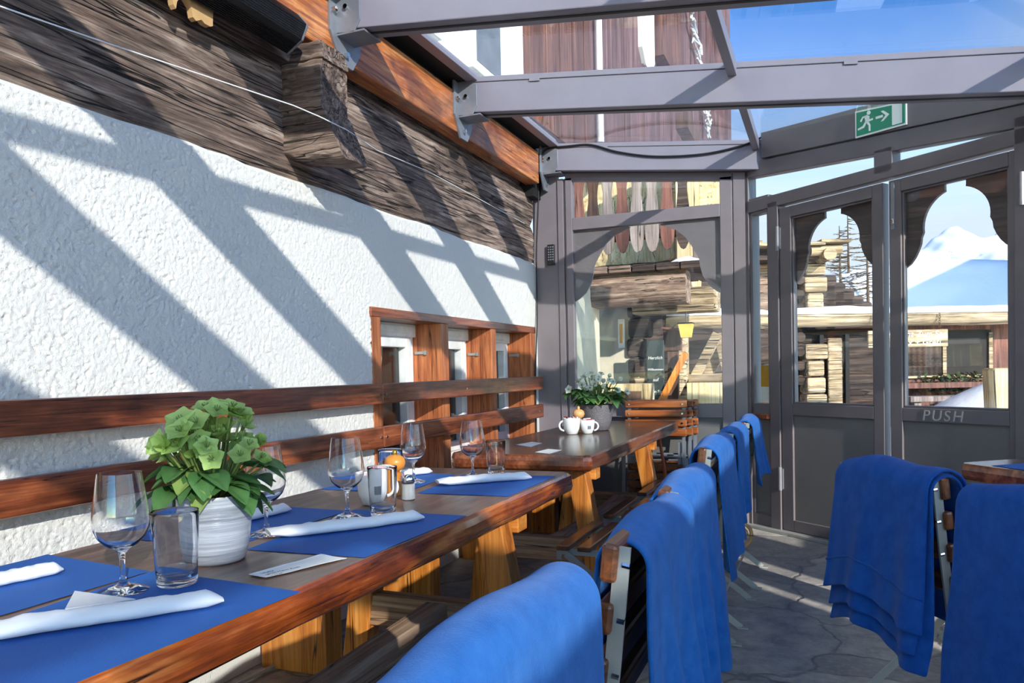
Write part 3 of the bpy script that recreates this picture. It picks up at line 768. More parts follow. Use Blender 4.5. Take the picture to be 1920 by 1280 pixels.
trestle_table('dining_table', 'long dark wooden trestle table in front, laid with blue mats and glasses', -1.49,-.82,-.55,2.565,(2.08,-.25),[M['top_wood'],M['edge_wood']],3,G_T,.325)
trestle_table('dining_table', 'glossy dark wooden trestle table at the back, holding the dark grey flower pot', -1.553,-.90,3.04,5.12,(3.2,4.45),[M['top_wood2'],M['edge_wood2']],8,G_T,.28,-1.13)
# table on the right, mostly out of the picture
t3 = thing('dining_table', 'reddish wooden table at the right edge of the picture, behind the two blue blankets', 'table', (.425,3.10,0), R(-52))
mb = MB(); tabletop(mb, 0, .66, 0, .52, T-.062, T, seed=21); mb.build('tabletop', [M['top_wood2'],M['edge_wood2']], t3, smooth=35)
for x in (.12, .54):
    for y in (.10, .42):
        mb = MB(); mb.box(x-.045,x+.045,y-.04,y+.04,0,T-.061); mb.build('leg', M['pine'], t3, bevel=.005)

# ---------------------------------------------------------------- folding chairs
CW = .245                                    # half width
def chair_proto(name, label):
    t = thing(name, label, 'chair', (0,0,0))
    dx, dz = .045, .395                       # lean of the back
    def bp(f, off=0): return Vector((.303 + dx*f + off*.99, 0, .44 + dz*f - off*.11))
    for s in (-1, 1):
        y = s*(CW-.012)
        mb = MB()
        a = bp(1.0, .012); b = bp(-.1, .012)
        pts = [Vector((a.x,y,a.z)), Vector((bp(.5,.014).x,y,bp(.5,.014).z)), Vector((b.x,y,b.z)), Vector((.02,y,.23)), Vector((-.20,y,.0))]
        for p, q in zip(pts, pts[1:]): mb.bar(p, q, .007, .026, up=(1,0,.35))
        mb.bar((-.215,y,.004),(-.175,y,.004),.022,.006)
        mb.build('back_leg' if 0 else 'leg', M['steel'], t)
        y2 = s*(CW-.030)
        mb = MB()
        mb.bar((-.17,y2,.43),(.39,y2,.006),.007,.026,up=(1,0,1)); mb.bar((.375,y2,.005),(.42,y2,.005),.024,.006)
        mb.build('leg', M['steel'], t)
        mb = MB(); mb.bar((-.21,y2-.012*s,.435),(.2,y2-.012*s,.435),.006,.022); mb.bar((-.20,y2-.012*s,.43),(-.20,y2-.012*s,.405),.02,.004)
        mb.build('seat_rail', M['steel'], t)
    mb = MB(); mb.tube([(.295,-CW+.03,.075),(.295,CW-.03,.075)], .005, 8); mb.build('cross_rod', M['steel'], t)
    mb = MB(); mb.tube([(-.14,-CW+.014,.075),(-.14,CW-.014,.075)], .005, 8); mb.build('cross_rod', M['steel'], t)
    for i in range(6):
        x = -.200 + i*.083
        mb = MB(); mb.box(x,x+.052,-CW,CW,.447,.466); mb.build('seat_slat', M['slat'], t, bevel=.005)
    for i, f in enumerate((.93,.70,.47,.24)):
        c = bp(f, -.006); mb = MB()
        d = Vector((dx,0,dz)).normalized()
        h = .064 if i == 0 else .052
        mb.bar((c.x,-CW-.004,c.z),(c.x,CW+.004,c.z), .027, h, up=d)
        mb.build('back_slat', M['slat'], t, bevel=.007)
    for s in (-1, 1):
        for f in (.93,.70,.47):
            c = bp(f, .02); mb = MB(); mb.tube([(c.x-.006,s*(CW-.012),c.z),(c.x+.006,s*(CW-.012),c.z-.002)], .006, 8); mb.build('rivet', M['chrome'], t)
    return t
CHAIRS = [
 ((-.70,.80,0),0,'nearest slatted folding chair beside the front table, under the first blue blanket'),
 ((-.662,1.43,0),0,'second folding chair from the front, its slat ends and steel upright showing'),
 ((-.685,1.99,0),0,'third folding chair from the front beside the long table, hidden under a blue blanket'),
 ((-.735,2.93,0),0,'folding chair with its slatted seat under the near corner of the back table'),
 ((-.73,3.57,0),0,'second folding chair from the front at the back table, steel legs on the stone floor'),
 ((-.72,4.2,0),0,'last folding chair of the row at the back table, nearest the glazed end wall'),
 ((.467,2.687,0),R(212.9),'folding chair at the right-hand table under the layered shaded blue blanket'),
 ((.775,2.205,0),R(212.9),'folding chair at the bottom right corner, almost wholly covered by a blue blanket'),
]
GC = 'slatted folding chairs with steel legs'
c0 = chair_proto('folding_chair', CHAIRS[0][2]); c0['group'] = GC
c0.location = CHAIRS[0][0]
for loc, rz, lb in CHAIRS[1:]:
    cc = dup(c0, loc, rz, lb, GC)
    if rz: cc.scale = (1, .86, .965)
# folded chairs leaning on the end wall
def folded(loc, label, rz, lean):
    t = thing('folded_chair', label, 'chair', loc, rz, 'folded slatted chairs at the end wall')
    W2 = .205
    def P(z, off=0): return (0, lean*z/.9 + off, z)
    for i, z in enumerate((.865,.80,.735,.67,.43,.37,.31,.25,.19,.13)):
        mb = MB(); w = W2 + (.01 if z > .6 else -.015)
        p = P(z, -.012)
        mb.box(-w,w,p[1]-.012,p[1]+.008,z-.024,z+.024); mb.build('back_slat' if z > .6 else 'seat_slat', M['slat_x'] if z > .6 else M['slat'], t, bevel=.006)
    for s in (-1, 1):
        for off, zt, xx in ((.012,.89,W2-.015),(.028,.60,W2-.045),(-.03,.5,W2+.012)):
            a = P(.0, off); b = P(zt, off); mb = MB(); mb.bar((s*xx,a[1],a[2]),(s*xx,b[1],b[2]),.022,.007,up=(0,1,0)); mb.build('leg', M['galv'], t)
        for z in (.865,.80,.735):
            p = P(z, -.028); mb = MB(); mb.tube([(s*(W2-.02),p[1]+.004,z),(s*(W2-.02),p[1]-.004,z)], .007, 8); mb.build('rivet', M['chrome'], t)
    for z in (.06,.5):
        p = P(z, .02); mb = MB(); mb.tube([(-W2,p[1],z),(W2,p[1],z)], .006, 8); mb.build('cross_rod', M['galv'], t)
    return t
folded((-1.09,5.225,0), 'front orange brown folded chair of the stack standing behind the back table', 0, .10)
folded((-1.065,5.325,0), 'folded slatted chair behind the front one of the stack against the end wall', R(-2), .10)
folded((-1.04,5.425,0), 'rearmost folded slatted chair of the stack, against the glazed end wall', R(2), .09)

# ---------------------------------------------------------------- blankets over the chair backs
def blanket(loc, rz, label, y0, y1, lo, li, seed, mat, xt=.345, zt=.848, r=.044, flare=.03, sag=.012, skew=0.0, k=2.3, amp=.022, grow=.08, layer=None, under=None, wind=0):
    rr = random.Random(seed); ph = rr.random()*6; ph2 = rr.random()*6
    mb = MB(); total = li + PI*r + lo
    lean = Vector((-.045,-.42)).normalized()
    def fn(u, v, LO=lo, extra=0.0, ua=0.0, ub=1.0):
        u = ua + (ub-ua)*u
        LOu = LO*(1 + .05*math.sin(u*5+ph) + skew*(u-.5))
        s = v*(li+PI*r+LOu)
        ends = abs(2*u-1)
        top = zt - r - sag*ends**3
        rx = r + extra
        if s < li:
            d = li - s; x = xt - rx + lean.x*d*.9; z = top + lean.y*d; n = -1; fall = d
        elif s < li + PI*r:
            a = PI - (s-li)/r; x = xt + rx*math.cos(a); z = top + rx*math.sin(a); n = 0; fall = 0
        else:
            d = s - li - PI*r; x = xt + rx + flare*(d/LO)**1.3; z = top - d; n = 1; fall = d
        f = min(1, fall/.40)**1.15
        wv = math.sin(u*2*PI*k + ph + .5*f) + .45*math.sin(u*2*PI*k*2.1 + ph2)
        x += n*amp*f*wv + .004*nz(u*6, v*7, seed)
        y = (y0+y1)/2 + (u-.5)*(y1-y0)*(1 + grow*f) + .012*f*math.sin(z*9+ph) + wind*f
        z += .006*math.sin(u*9+ph2) * (1 if n == 0 else .6)
        return (x, y, z)
    mb.grid(lambda u, v: fn(u, v), 44, 84)
    b = single('fleece_blanket', mb, mat, label, 'blanket', 'blue fleece blankets over the chair backs', smooth=180, solid=.009, sub=1)
    b.location = loc; b.rotation_euler = (0,0,rz)
    if layer:
        for (LO, ex, ua, ub) in layer:
            m2 = MB()
            def f2(u, v):
                tot = li + PI*r + LO; v0 = (li-.03)/tot
                return fn(u, v0+(1-v0)*v, LO, ex, ua, ub)
            m2.grid(f2, 40, 60)
            m2.build('folded_layer', mat, b, smooth=180, solid=.008, sub=1)
            m3 = MB()
            def f3(u, v):
                tot = li + PI*r + LO; q = 1 - .09/tot + .004*(2*v-1)/tot
                v0 = (li-.03)/tot; p = f2(u, (q - v0)/(1-v0)); return (p[0]+.0035, p[1], p[2])
            m3.grid(f3, 40, 1); m3.build('hem_stitching', mat, b, smooth=180, solid=.003)
    return b
F, N_ = M['fleece'], M['fleece_shade']
blanket(CHAIRS[0][0],0,'nearest bright blue fleece blanket, rounded over a chair back at the bottom middle',-.33,.26,.62,.42,11,F,r=.05,k=1.3,amp=.014,zt=.85)
blanket(CHAIRS[1][0],0,'blue fleece blanket on the second chair, wooden slat ends showing at its near side',-.185,.275,.60,.30,12,F,k=2.6,flare=.03,skew=-.12)
blanket(CHAIRS[2][0],0,'blue fleece blanket on the third chair from the front of the left row',-.235,.265,.54,.30,13,F,k=2.4,flare=.035,skew=-.1)
blanket(CHAIRS[3][0],0,'blue fleece blanket on the first chair of the back table, slat end showing',-.215,.29,.40,.28,14,F,k=2.0,zt=.855,r=.048)
blanket(CHAIRS[4][0],0,'blue fleece blanket on the second chair of the back table, with a neat turned hem',-.22,.22,.36,.24,15,F,k=1.5,zt=.852,flare=.0,grow=-.05)
blanket(CHAIRS[5][0],0,'blue fleece blanket on the last chair of the left row, nearest the end wall',-.24,.24,.27,.22,16,F,k=1.8,zt=.855)
blanket(CHAIRS[6][0],CHAIRS[6][1],'shaded blue fleece blanket hanging in folded layers at the right-hand table',-.20,.262,.46,.40,17,N_,k=1.9,amp=.016,flare=.06,layer=[(.35,.016,-.02,1.0),(.41,.008,.0,.95)],grow=.12,zt=.85,r=.046,wind=.03).scale = (1, .86, .965)
blanket(CHAIRS[7][0],CHAIRS[7][1],'smooth shaded blue fleece blanket cut off by the bottom right corner of the picture',-.30,.262,.48,.40,18,N_,k=1.0,amp=.008,flare=.03,grow=.03,zt=.852,r=.05).scale = (1, .86, .965)
# ---------------------------------------------------------------- things on the front table
TZ = T + .0007
def sheet(name, pts, mat, label, cat, group=None, z=TZ, th=.0007, curl=0.0, n=14):
    """thin paper through four corners, slightly wavy"""
    a, b, c, d = [Vector((p[0], p[1], 0)) for p in pts]
    mb = MB()
    def fn(u, v, dz=0):
        p = a.lerp(b, u).lerp(d.lerp(c, u), v)
        e = max(abs(2*u-1), abs(2*v-1))
        return (p.x, p.y, z + dz + .0003 + curl*max(0, e-.8)*(.5+.5*nz(p.x*20, p.y*20)))
    mb.grid(lambda u, v: fn(u, v), n, n); mb.grid(lambda u, v: fn(u, v, th), n, n)
    for k in range(2):
        mb.grid(lambda u, v, k=k: fn(u, k, th*v), n, 1); mb.grid(lambda u, v, k=k: fn(k, u, th*v), n, 1)
    c0_ = (a+b+c+d)/4
    return single(name, mb, mat, label, cat, group, loc=(c0_.x, c0_.y, z))
GM = 'blue paper place mats on the front table'
sheet('place_mat', [(-.830,.52),(-.806,1.03),(-1.158,1.060),(-1.135,.55)], M['mat_blue'], 'blue place mat nearest the camera at the aisle edge, under the long folded napkin', 'place mat', GM, curl=.01)
sheet('place_mat', [(-1.180,.55),(-1.164,1.052),(-1.485,1.088),(-1.485,.55)], M['mat_blue'], 'blue place mat on the wall side at the left edge of the picture', 'place mat', GM, curl=.01)
sheet('place_mat', [(-1.114,1.252),(-.836,1.268),(-.829,1.712),(-1.154,1.712)][::-1], M['mat_blue'], 'blue place mat at the aisle edge just beyond the white printed note', 'place mat', GM)
sheet('place_mat', [(-1.165,1.255),(-1.160,1.69),(-1.484,1.70),(-1.484,1.26)], M['mat_blue'], 'blue place mat on the wall side behind the flower pot', 'place mat', GM)
sheet('place_mat', [(-1.126,1.997),(-.840,2.015),(-.842,2.440),(-1.170,2.40)][::-1], M['mat_blue'], 'blue place mat on the aisle side at the far end of the front table', 'place mat', GM)
sheet('place_mat', [(-1.175,1.99),(-1.20,2.40),(-1.47,2.40),(-1.47,1.99)], M['mat_blue'], 'blue place mat on the wall side at the far end of the front table', 'place mat', GM)
nt = sheet('reservation_note', [(-.966,1.090),(-.921,1.082),(-.862,1.245),(-.930,1.254)], M['paper'], 'white paper strip with grey print on the front table between two blue mats', 'note', curl=.02)
for i, (tx, sz) in enumerate((('Michelle', .0105), ('Siegrist-Heim Ruth', .0105), ('Tisch 12.00', .0075))):
    ang = math.atan2(1.245-1.082, -.862+.921)
    mt = Matrix.Translation((-.951+.013*i, 1.094-.004*i, TZ+.0013)) @ Matrix.Rotation(ang, 4, 'Z')
    mt = Matrix.Translation(-nt.location) @ mt
    lettering('printed_name', tx, sz, M['ink'], nt, mt, .0001)
# rolled napkins
def napkin(p0, p1, label, w=.022, h=.014, flap=None, seed=0, twist=.5):
    mb = MB(); a = Vector((p0[0], p0[1], 0)); b = Vector((p1[0], p1[1], 0)); d = (b-a); L = d.length; d.normalize(); sd = Vector((-d.y, d.x, 0))
    def fn(u, v):
        e0 = min(1, u/.12); e1 = min(1, (1-u)/.06)
        ww = w*(.75+.45*(1-u))*(1.0 if u > .12 else 1.25-.25*e0)*(.55+.45*e1)
        hh = h*(.35+.65*e0)*(.25+.75*e1)*(1+.15*nz(u*9, seed))
        an = v*2*PI
        off = .008*math.sin(u*4+seed) + .004*nz(u*7, seed+3)
        lift = .010*(1-e0)*(1 if seed % 2 else .4) + .004*(1-e1)
        cx = math.cos(an)*ww*(1+.06*nz(u*14, v*4, seed)); cz = hh*(1+math.sin(an))*(1+.10*nz(u*18, v*5, seed+1))
        p = a + d*(u*L) + sd*(cx+off)
        return (p.x, p.y, TZ+.0018+cz+lift)
    mb.grid(fn, 44, 20)
    r0 = [fn(0, k/20) for k in range(20)]; r1 = [fn(1, k/20) for k in range(20)]
    mb.add(r1, [tuple(range(20))])
    mb.add(r0, [tuple(range(20))])
    c = a.lerp(b, .5)
    t = single('napkin', mb, M['napkin'], label, 'napkin', 'white paper napkins rolled round the cutlery', loc=(c.x, c.y, T), smooth=50)
    # loose edge of the paper along the roll
    m2 = MB()
    def lip(u, v):
        q = fn(.10+.85*u, .02+.07*v); return (q[0], q[1], q[2]+.0016*(1-v))
    m2.grid(lip, 30, 3); m2.build('paper_edge', M['napkin'], t, org=(c.x, c.y, T), solid=.0008)
    if flap:
        m3 = MB(); f = [Vector((q[0], q[1], TZ+q[2])) for q in flap]
        m3.add([tuple(q) for q in f] + [tuple(q+Vector((0,0,.0012))) for q in f], [(2,1,0),(3,4,5),(0,1,4,3),(1,2,5,4),(2,0,3,5)])
        m3.build('corner_flap', M['napkin'], t, org=(c.x, c.y, T))
    return t
napkin((-1.098,.655),(-.888,.940), 'long white rolled napkin with a raised corner on the mat nearest the camera', .024, .013, [(-1.045,.79,.02),(-1.172,.905,.004),(-.985,.862,.02)], 1)
napkin((-1.385,.78),(-1.322,.995), 'white rolled napkin on the wall-side mat at the left edge', .022, .012, None, 2)
napkin((-1.135,1.345),(-.902,1.628), 'white rolled napkin with a puckered end on the middle aisle-side mat', .024, .013, None, 3)
napkin((-1.36,1.40),(-1.298,1.632), 'white rolled napkin behind the flower pot on the wall side', .022, .012, None, 4)
napkin((-1.135,2.135),(-.892,2.335), 'white rolled napkin at the far end of the front table, beside the tumbler', .024, .013, [(-1.08,2.22,.015),(-1.13,2.33,.003),(-1.02,2.29,.015)], 5)
napkin((-1.385,2.17),(-1.300,2.400), 'white rolled napkin at the far wall-side corner of the front table', .020, .012, None, 6)
# wine glasses and tumblers
def wine_profile():
    outer = [(0,0),(.040,0),(.0405,.0012),(.036,.004),(.022,.0085),(.010,.0125),(.0058,.018),(.0044,.03),(.0042,.052),(.0055,.064),(.012,.0715),(.026,.080),(.037,.092),(.0432,.107),(.0448,.120),(.0437,.135),(.0405,.160),(.0368,.185),(.0345,.2005)]
    inner = [(.0338,.2003),(.0360,.185),(.0397,.160),(.0428,.135),(.0439,.120),(.0423,.1075),(.036,.0935),(.025,.0825),(.012,.0755),(0,.0735)]
    return outer + inner
def wine_glass(loc, label, s=1.0):
    t = thing('wine_glass', label, 'wine glass', loc, rnd.random()*6, 'stemmed wine glasses on the front table')
    mb = MB(); mb.lathe([(r*s, z*s) for r, z in wine_profile()], (0,0,0), 56); mb.build('glass_body', M['glass'], t, smooth=60)
    return t
def tumbler(loc, label, s=1.0):
    t = thing('tumbler', label, 'water glass', loc, 0, 'water tumblers on the front table')
    pr = [(0,0),(.030,0),(.0325,.002),(.0335,.006),(.0345,.03),(.0365,.07),(.0392,.122),(.0395,.126),(.0388,.1285),(.0378,.127),(.0352,.07),(.0328,.03),(.0315,.016),(.024,.0125),(0,.0115)]
    mb = MB(); mb.lathe([(r*s, z*s) for r, z in pr], (0,0,0), 56); mb.build('glass_body', M['glass'], t, smooth=60)
    return t
G = TZ + .0012
wine_glass((-1.101,.940,G), 'big wine glass nearest the camera, left of the flower pot')
wine_glass((-1.172,1.385,G), 'wine glass half hidden behind the flower pot')
wine_glass((-1.106,1.605,G), 'wine glass in the middle of the front table, left of the white mug')
wine_glass((-1.249,2.192,G), 'wine glass beyond the pepper mill on the wall side', .95)
wine_glass((-1.110,2.350,G), 'farthest wine glass, at the end of the front table before the back table', .96)
tumbler((-1.046,1.003,G), 'clear tumbler nearest the camera, in front of the flower pot')
tumbler((-1.038,1.662,G), 'clear tumbler in front of the white mug with sachets', .96)
tumbler((-1.238,2.03,T+.0005), 'clear tumbler behind the orange pepper mill', .98)
tumbler((-1.069,2.455,G), 'clear tumbler at the far end of the front table', .9)
# caddy things
def mug(loc, rz, label, s=1.0, ring=True):
    t = thing('mug', label, 'mug', loc, rz)
    mb = MB(); mb.lathe([(0,0),(.026*s,0),(.030*s,.003*s),(.040*s,.03*s),(.044*s,.06*s),(.0455*s,.083*s),(.0445*s,.085*s),(.0425*s,.083*s),(.041*s,.06*s),(.037*s,.03*s),(.027*s,.008*s),(0,.007*s)], (0,0,0), 40); mb.build('bowl', M['china'], t, smooth=60)
    mb = MB(); mb.tube([((.040+.026*math.sin(a))*s, 0, (.045-.026*math.cos(a))*s) for a in [PI*k/12 for k in range(13)]], .0055*s, 10); mb.build('handle', M['china'], t, smooth=60)
    r2 = random.Random(int(loc[1]*100))
    for k in range(9):
        a = r2.random()*6; rr = .006+.024*r2.random(); w = .016; h_ = .045
        m3 = MB(); q = Matrix.Rotation(r2.random()*3, 4, 'Z') @ Matrix.Rotation(.25*(r2.random()-.5), 4, 'X')
        p = Vector((rr*math.cos(a)*s, rr*math.sin(a)*s, .05*s))
        c8 = [p + q @ Vector((x*w*s, y*.0012, z*h_*s)) for z in (-.5,.75+.25*r2.random()) for x, y in ((-1,-1),(1,-1),(1,1),(-1,1))]
        m3.hexa([tuple(v) for v in c8]); m3.build('sachet', M['sachet'] if k % 3 else M['red_print'], t)
    m4 = MB()
    for (za, zb, wa) in ((.030,.050,.5),):
        m4.grid(lambda u, v: ((.0428+.0008)*s*math.cos(-1.35+wa*(u-.5)), (.0428+.0008)*s*math.sin(-1.35+wa*(u-.5)), (za+(zb-za)*v)*s), 6, 2)
    m4.build('grey_emblem', M['ink'], t)
    return t
mug((-1.155,1.80,T+.0005), R(35), 'white mug full of red and white sachets on the front table')
def pepper_mill(loc, label, mat, s=1.0):
    t = thing('pepper_mill', label, 'pepper mill', loc)
    mb = MB(); mb.lathe([(0,0),(.024*s,0),(.025*s,.004*s),(.021*s,.02*s),(.016*s,.04*s),(.015*s,.05*s),(.020*s,.06*s),(.021*s,.066*s),(.012*s,.07*s),(0,.07*s)], (0,0,0), 32); mb.build('body', mat, t, smooth=50)
    mb = MB(); mb.lathe([(0,.071*s),(.014*s,.071*s),(.026*s,.080*s),(.0315*s,.094*s),(.028*s,.109*s),(.016*s,.118*s),(0,.120*s)], (0,0,0), 32); mb.build('head', mat, t, smooth=60)
    mb = MB(); mb.lathe([(0,.119*s),(.006*s,.119*s),(.0075*s,.127*s),(.005*s,.134*s),(0,.136*s)], (0,0,0), 20); mb.build('top_knob', M['brass'] if mat is M['pepper_wood'] else mat, t, smooth=60)
    return t
pepper_mill((-1.176,1.955,T+.0005), 'round orange wooden pepper mill with brass knob behind the white mug', M['pepper_wood'])
ss = thing('salt_shaker', 'small glass salt shaker with a chrome cap beside the white mug', 'salt shaker', (-1.095,1.889,T+.0005))
mb = MB(); mb.lathe([(0,0),(.019,0),(.0205,.003),(.0195,.03),(.018,.052),(0,.052)], (0,0,0), 10); mb.build('glass_body', M['glass'], ss)
mb = MB(); mb.lathe([(0,.003),(.0165,.003),(.0165,.046),(0,.047)], (0,0,0), 20); mb.build('salt_fill', M['salt'], ss, smooth=60)
mb = MB(); mb.lathe([(.0185,.050),(.0195,.052),(.019,.064),(.015,.070),(0,.073)], (0,0,0), 24); mb.build('cap', M['chrome'], ss, smooth=60)

# ---------------------------------------------------------------- hellebores in pots
def leaf_blade(mb, base, direction, up, L, W, bend, seed, serr=0.0, nu=8, nv=10):
    d = Vector(direction).normalized(); u0 = Vector(up); sd = d.cross(u0).normalized(); n = sd.cross(d).normalized(); b = Vector(base)
    def fn(u, v):
        w = W*math.sin(PI*min(1, v*.93+.05))**.85*(1-.25*v) * (1 + serr*math.sin(v*60))
        x = (u-.5)*2
        p = b + d*(L*v*(1-.12*bend*v)) + sd*(w*x) + n*(abs(x)*w*.35 - bend*L*.5*v*v + .05*L*nz(v*3+seed, x*2, seed))
        return tuple(p)
    mb.grid(fn, nu, nv)
def hellebore(name, label, loc, pot_prof, pot_mat, seed, rim_r, rim_z, spread, hgt, nfl, nlv, flmat, big):
    t = thing(name, label, 'potted plant', loc)
    mb = MB(); mb.lathe(pot_prof, (0,0,0), 56); mb.build('pot', pot_mat, t, smooth=60)
    mb = MB(); mb.lathe([(rim_r*.90,rim_z-.018),(rim_r*.5,rim_z-.008),(0,rim_z-.004)], (0,0,0), 32); mb.build('soil', M['soil'], t, smooth=60)
    rr = random.Random(seed)
    lf = MB(); st = MB(); pale = MB()
    for k in range(nlv):
        a = 2*PI*k/nlv + rr.random()*.7; el = .35 + .75*rr.random(); r0 = rim_r*.25*rr.random()
        p0 = Vector((r0*math.cos(a), r0*math.sin(a), rim_z-.01)); dr = Vector((math.cos(a)*math.cos(el), math.sin(a)*math.cos(el), math.sin(el)))
        ln = spread*(.35+.45*rr.random()); p1 = p0 + dr*ln
        st.tube([p0, p0.lerp(p1,.5)+Vector((0,0,.012)), p1], [.0028,.0024,.002], 6)
        for j in range(3 if rr.random() < .75 else 5):
            aa = a + (j-1)*.75 + rr.random()*.3; dd = Vector((math.cos(aa), math.sin(aa), .35-.75*rr.random()))
            leaf_blade(pale if rr.random() < .1 else lf, p1, dd, (0,0,1), big*(.75+.5*rr.random()), big*.40, .5+.5*rr.random(), rr.random()*50, .05)
    lf.build('foliage', M['leaf'], t, smooth=180); 
    if pale.f: pale.build('pale_leaf', M['leaf_pale'], t, smooth=180)
    for k in range(nfl):
        a = rr.random()*2*PI; q = rr.random()**.6; R_ = spread*.95*q
        x, y = R_*math.cos(a), R_*math.sin(a); z = rim_z + hgt*(1-.45*q*q)*(.48+.52*rr.random()**.6)
        p1 = Vector((x, y, z)); p0 = Vector((x*.18, y*.18, rim_z-.01))
        st.tube([p0, p0.lerp(p1,.45)+Vector((x*.1,y*.1,.01)), p1+Vector((0,0,-.004))], [.0030,.0027,.0022], 6)
        face = Vector((x*1.0+.2*(rr.random()-.3)*spread*3, y-.10*rr.random(), .05+.12*rr.random())).normalized()
        up = Vector((0,0,1)) if abs(face.z) < .9 else Vector((1,0,0))
        s1 = face.cross(up).normalized(); s2 = s1.cross(face).normalized()
        fl = MB(); size = big*.34*(.75+.45*rr.random()); closed = rr.random() < .3
        for m in range(5):
            an = 2*PI*m/5 + rr.random()*.2; pd = s1*math.cos(an) + s2*math.sin(an)
            dd = pd*(.95 if not closed else .45) + face*(.30 if not closed else .95)
            leaf_blade(fl, p1, dd, face, size, size*.58, -.25 if not closed else -.1, rr.random()*50, 0, 6, 7)
        fo = fl.build('flower', flmat, t, smooth=180)
        if not closed:
            ey = MB()
            for m in range(7):
                an = 2*PI*m/7; q0 = p1 + face*.003; q1 = q0 + face*.012 + (s1*math.cos(an)+s2*math.sin(an))*.006; ey.tube([q0,q1],[.0007,.0012],5)
            ey.build('stamen', M['leaf_pale'], fo)
    st.build('stalks', M['stem'], t, smooth=60)
    return t
hellebore('potted_hellebore', 'lime green flowering hellebore in a pale grey ringed ceramic pot on the front table', (-1.112,1.165,T+.0006),
    [(0,0),(.052,0),(.056,.004),(.0625,.03),(.068,.07),(.0695,.10),(.0695,.125),(.0705,.129),(.0695,.132),(.0665,.130),(.0655,.10),(.0655,.09),(0,.09)],
    M['pot_ring'], 5, .068, .130, .105, .178, 66, 16, M['bract'], .082)
hellebore('potted_hellebore', 'white flowering hellebore in a mottled dark grey pot on the back table', (-1.242,4.346,T+.0006),
    [(0,0),(.066,0),(.074,.004),(.085,.05),(.096,.10),(.103,.145),(.104,.150),(.100,.150),(.097,.12),(.097,.11),(0,.11)],
    M['pot_dark'], 9, .100, .150, .19, .19, 30, 30, M['petal_white'], .075)
mug((-1.30,4.05,T+.0006), R(200), 'white mug of sachets in front of the dark grey flower pot on the back table', 1.05)
mug((-1.225,4.10,T+.0006), R(20), 'white cup right of the sachet mug, touching the dark grey flower pot', .9)
pepper_mill((-1.30,4.18,T+.0006), 'pale wooden pepper mill behind the white mugs on the back table', M['pepper_pale'], 1.1)
sheet('table_card', [(-1.386,3.427),(-1.277,3.344),(-1.284,3.524),(-1.36,3.58)], M['paper'], 'blank white card lying farther from the edge on the back table', 'card', n=4)
sheet('table_card', [(-1.176,3.13),(-1.092,3.082),(-1.088,3.235),(-1.165,3.27)], M['paper'], 'blank white card lying nearer the front corner on the back table', 'card', n=4)
# right-hand table
q = Matrix.Translation((.425,3.10,0)) @ Matrix.Rotation(R(-52), 4, 'Z')
def W3(x, y): v = q @ Vector((x, y, 0)); return (v.x, v.y)
sheet('place_mat', [W3(.12,.03),(W3(.62,.03)),W3(.62,.35),W3(.12,.35)], M['mat_blue'], 'bright blue place mat on the right-hand table at the picture edge', 'place mat')
v = W3(.23,.30)
rb = thing('ribbed_bottle', 'black ribbed metal bottle base at the right edge, on the right-hand table', 'bottle', (v[0], v[1], T+.002))
mb = MB(); pr = [(0,0),(.055,0)]
for k in range(7): pr += [(.060-.003*k,.006+.017*k),(.060-.003*k,.014+.017*k),(.054-.003*k,.017+.017*k)]
pr += [(.02,.135),(.018,.18),(0,.18)]
mb.lathe(pr, (0,0,0), 40); mb.build('body', M['black_gloss'], rb, smooth=30)
for k in range(7):
    mb = MB(); r_ = .0605-.003*k; mb.tube([(r_*math.cos(2*PI*j/32), r_*math.sin(2*PI*j/32), .010+.017*k) for j in range(33)], .0018, 6, cap=False); mb.build('metal_ring', M['galv'], rb, smooth=60)

# ---------------------------------------------------------------- on the wall and under the tables
ls = thing('loudspeaker', 'long black ribbed loudspeaker fixed under the varnished beam at the top left', 'loudspeaker', (-1.93,2.1,2.4))
o = (-1.93,2.1,2.4)
prof = [(-1.968,2.400),(-1.955,2.392),(-1.885,2.432),(-1.862,2.475),(-1.858,2.488),(-1.90,2.535),(-1.96,2.52)]
mb = MB(); mb.prism([(a, b) for a, b in prof], 'y', 1.30, 2.512); mb.build('cabinet', M['black'], ls, org=o)
mb = MB(); pf = [Vector((a, 0, b)) for a, b in prof]; cen = sum(pf, Vector())/len(pf)
mb.prism([(cen.x+(p.x-cen.x)*1.03, cen.z+(p.z-cen.z)*1.03) for p in pf], 'y', 2.512, 2.524); mb.build('end_cap', M['galv'], ls, org=o, bevel=.002)
mb = MB()
A0, A1, A2 = Vector((-1.955,0,2.392)), Vector((-1.885,0,2.432)), Vector((-1.858,0,2.488))
for p, q_, nn in ((A0, A1, 11), (A1, A2, 8)):
    nr = Vector((q_.z-p.z, 0, -(q_.x-p.x))).normalized()
    for i in range(nn):
        f = (i+.5)/nn
        if p is A0 and i > 7: continue
        c = p.lerp(q_, f) + nr*.0018
        mb.bar((c.x,1.31,c.z),(c.x,2.508,c.z),.0032,.004,up=nr)
mb.build('grille_rib', M['black_gloss'], ls, org=o)
nr = Vector((A1.z-A0.z, 0, -(A1.x-A0.x))).normalized(); c = A0.lerp(A1, .86) + nr*.003
mt = Matrix.Translation((c.x-o[0], 2.17-o[1], c.z-o[2])) @ Matrix(((0,(A1-A0).normalized().x,nr.x,0),(1,0,0,0),(0,(A1-A0).normalized().z,nr.z,0),(0,0,0,1)))
lettering('maker_lettering', 'HARMAN', .018, M['ink'], ls, mt, .0004) if 0 else None
mb = MB()
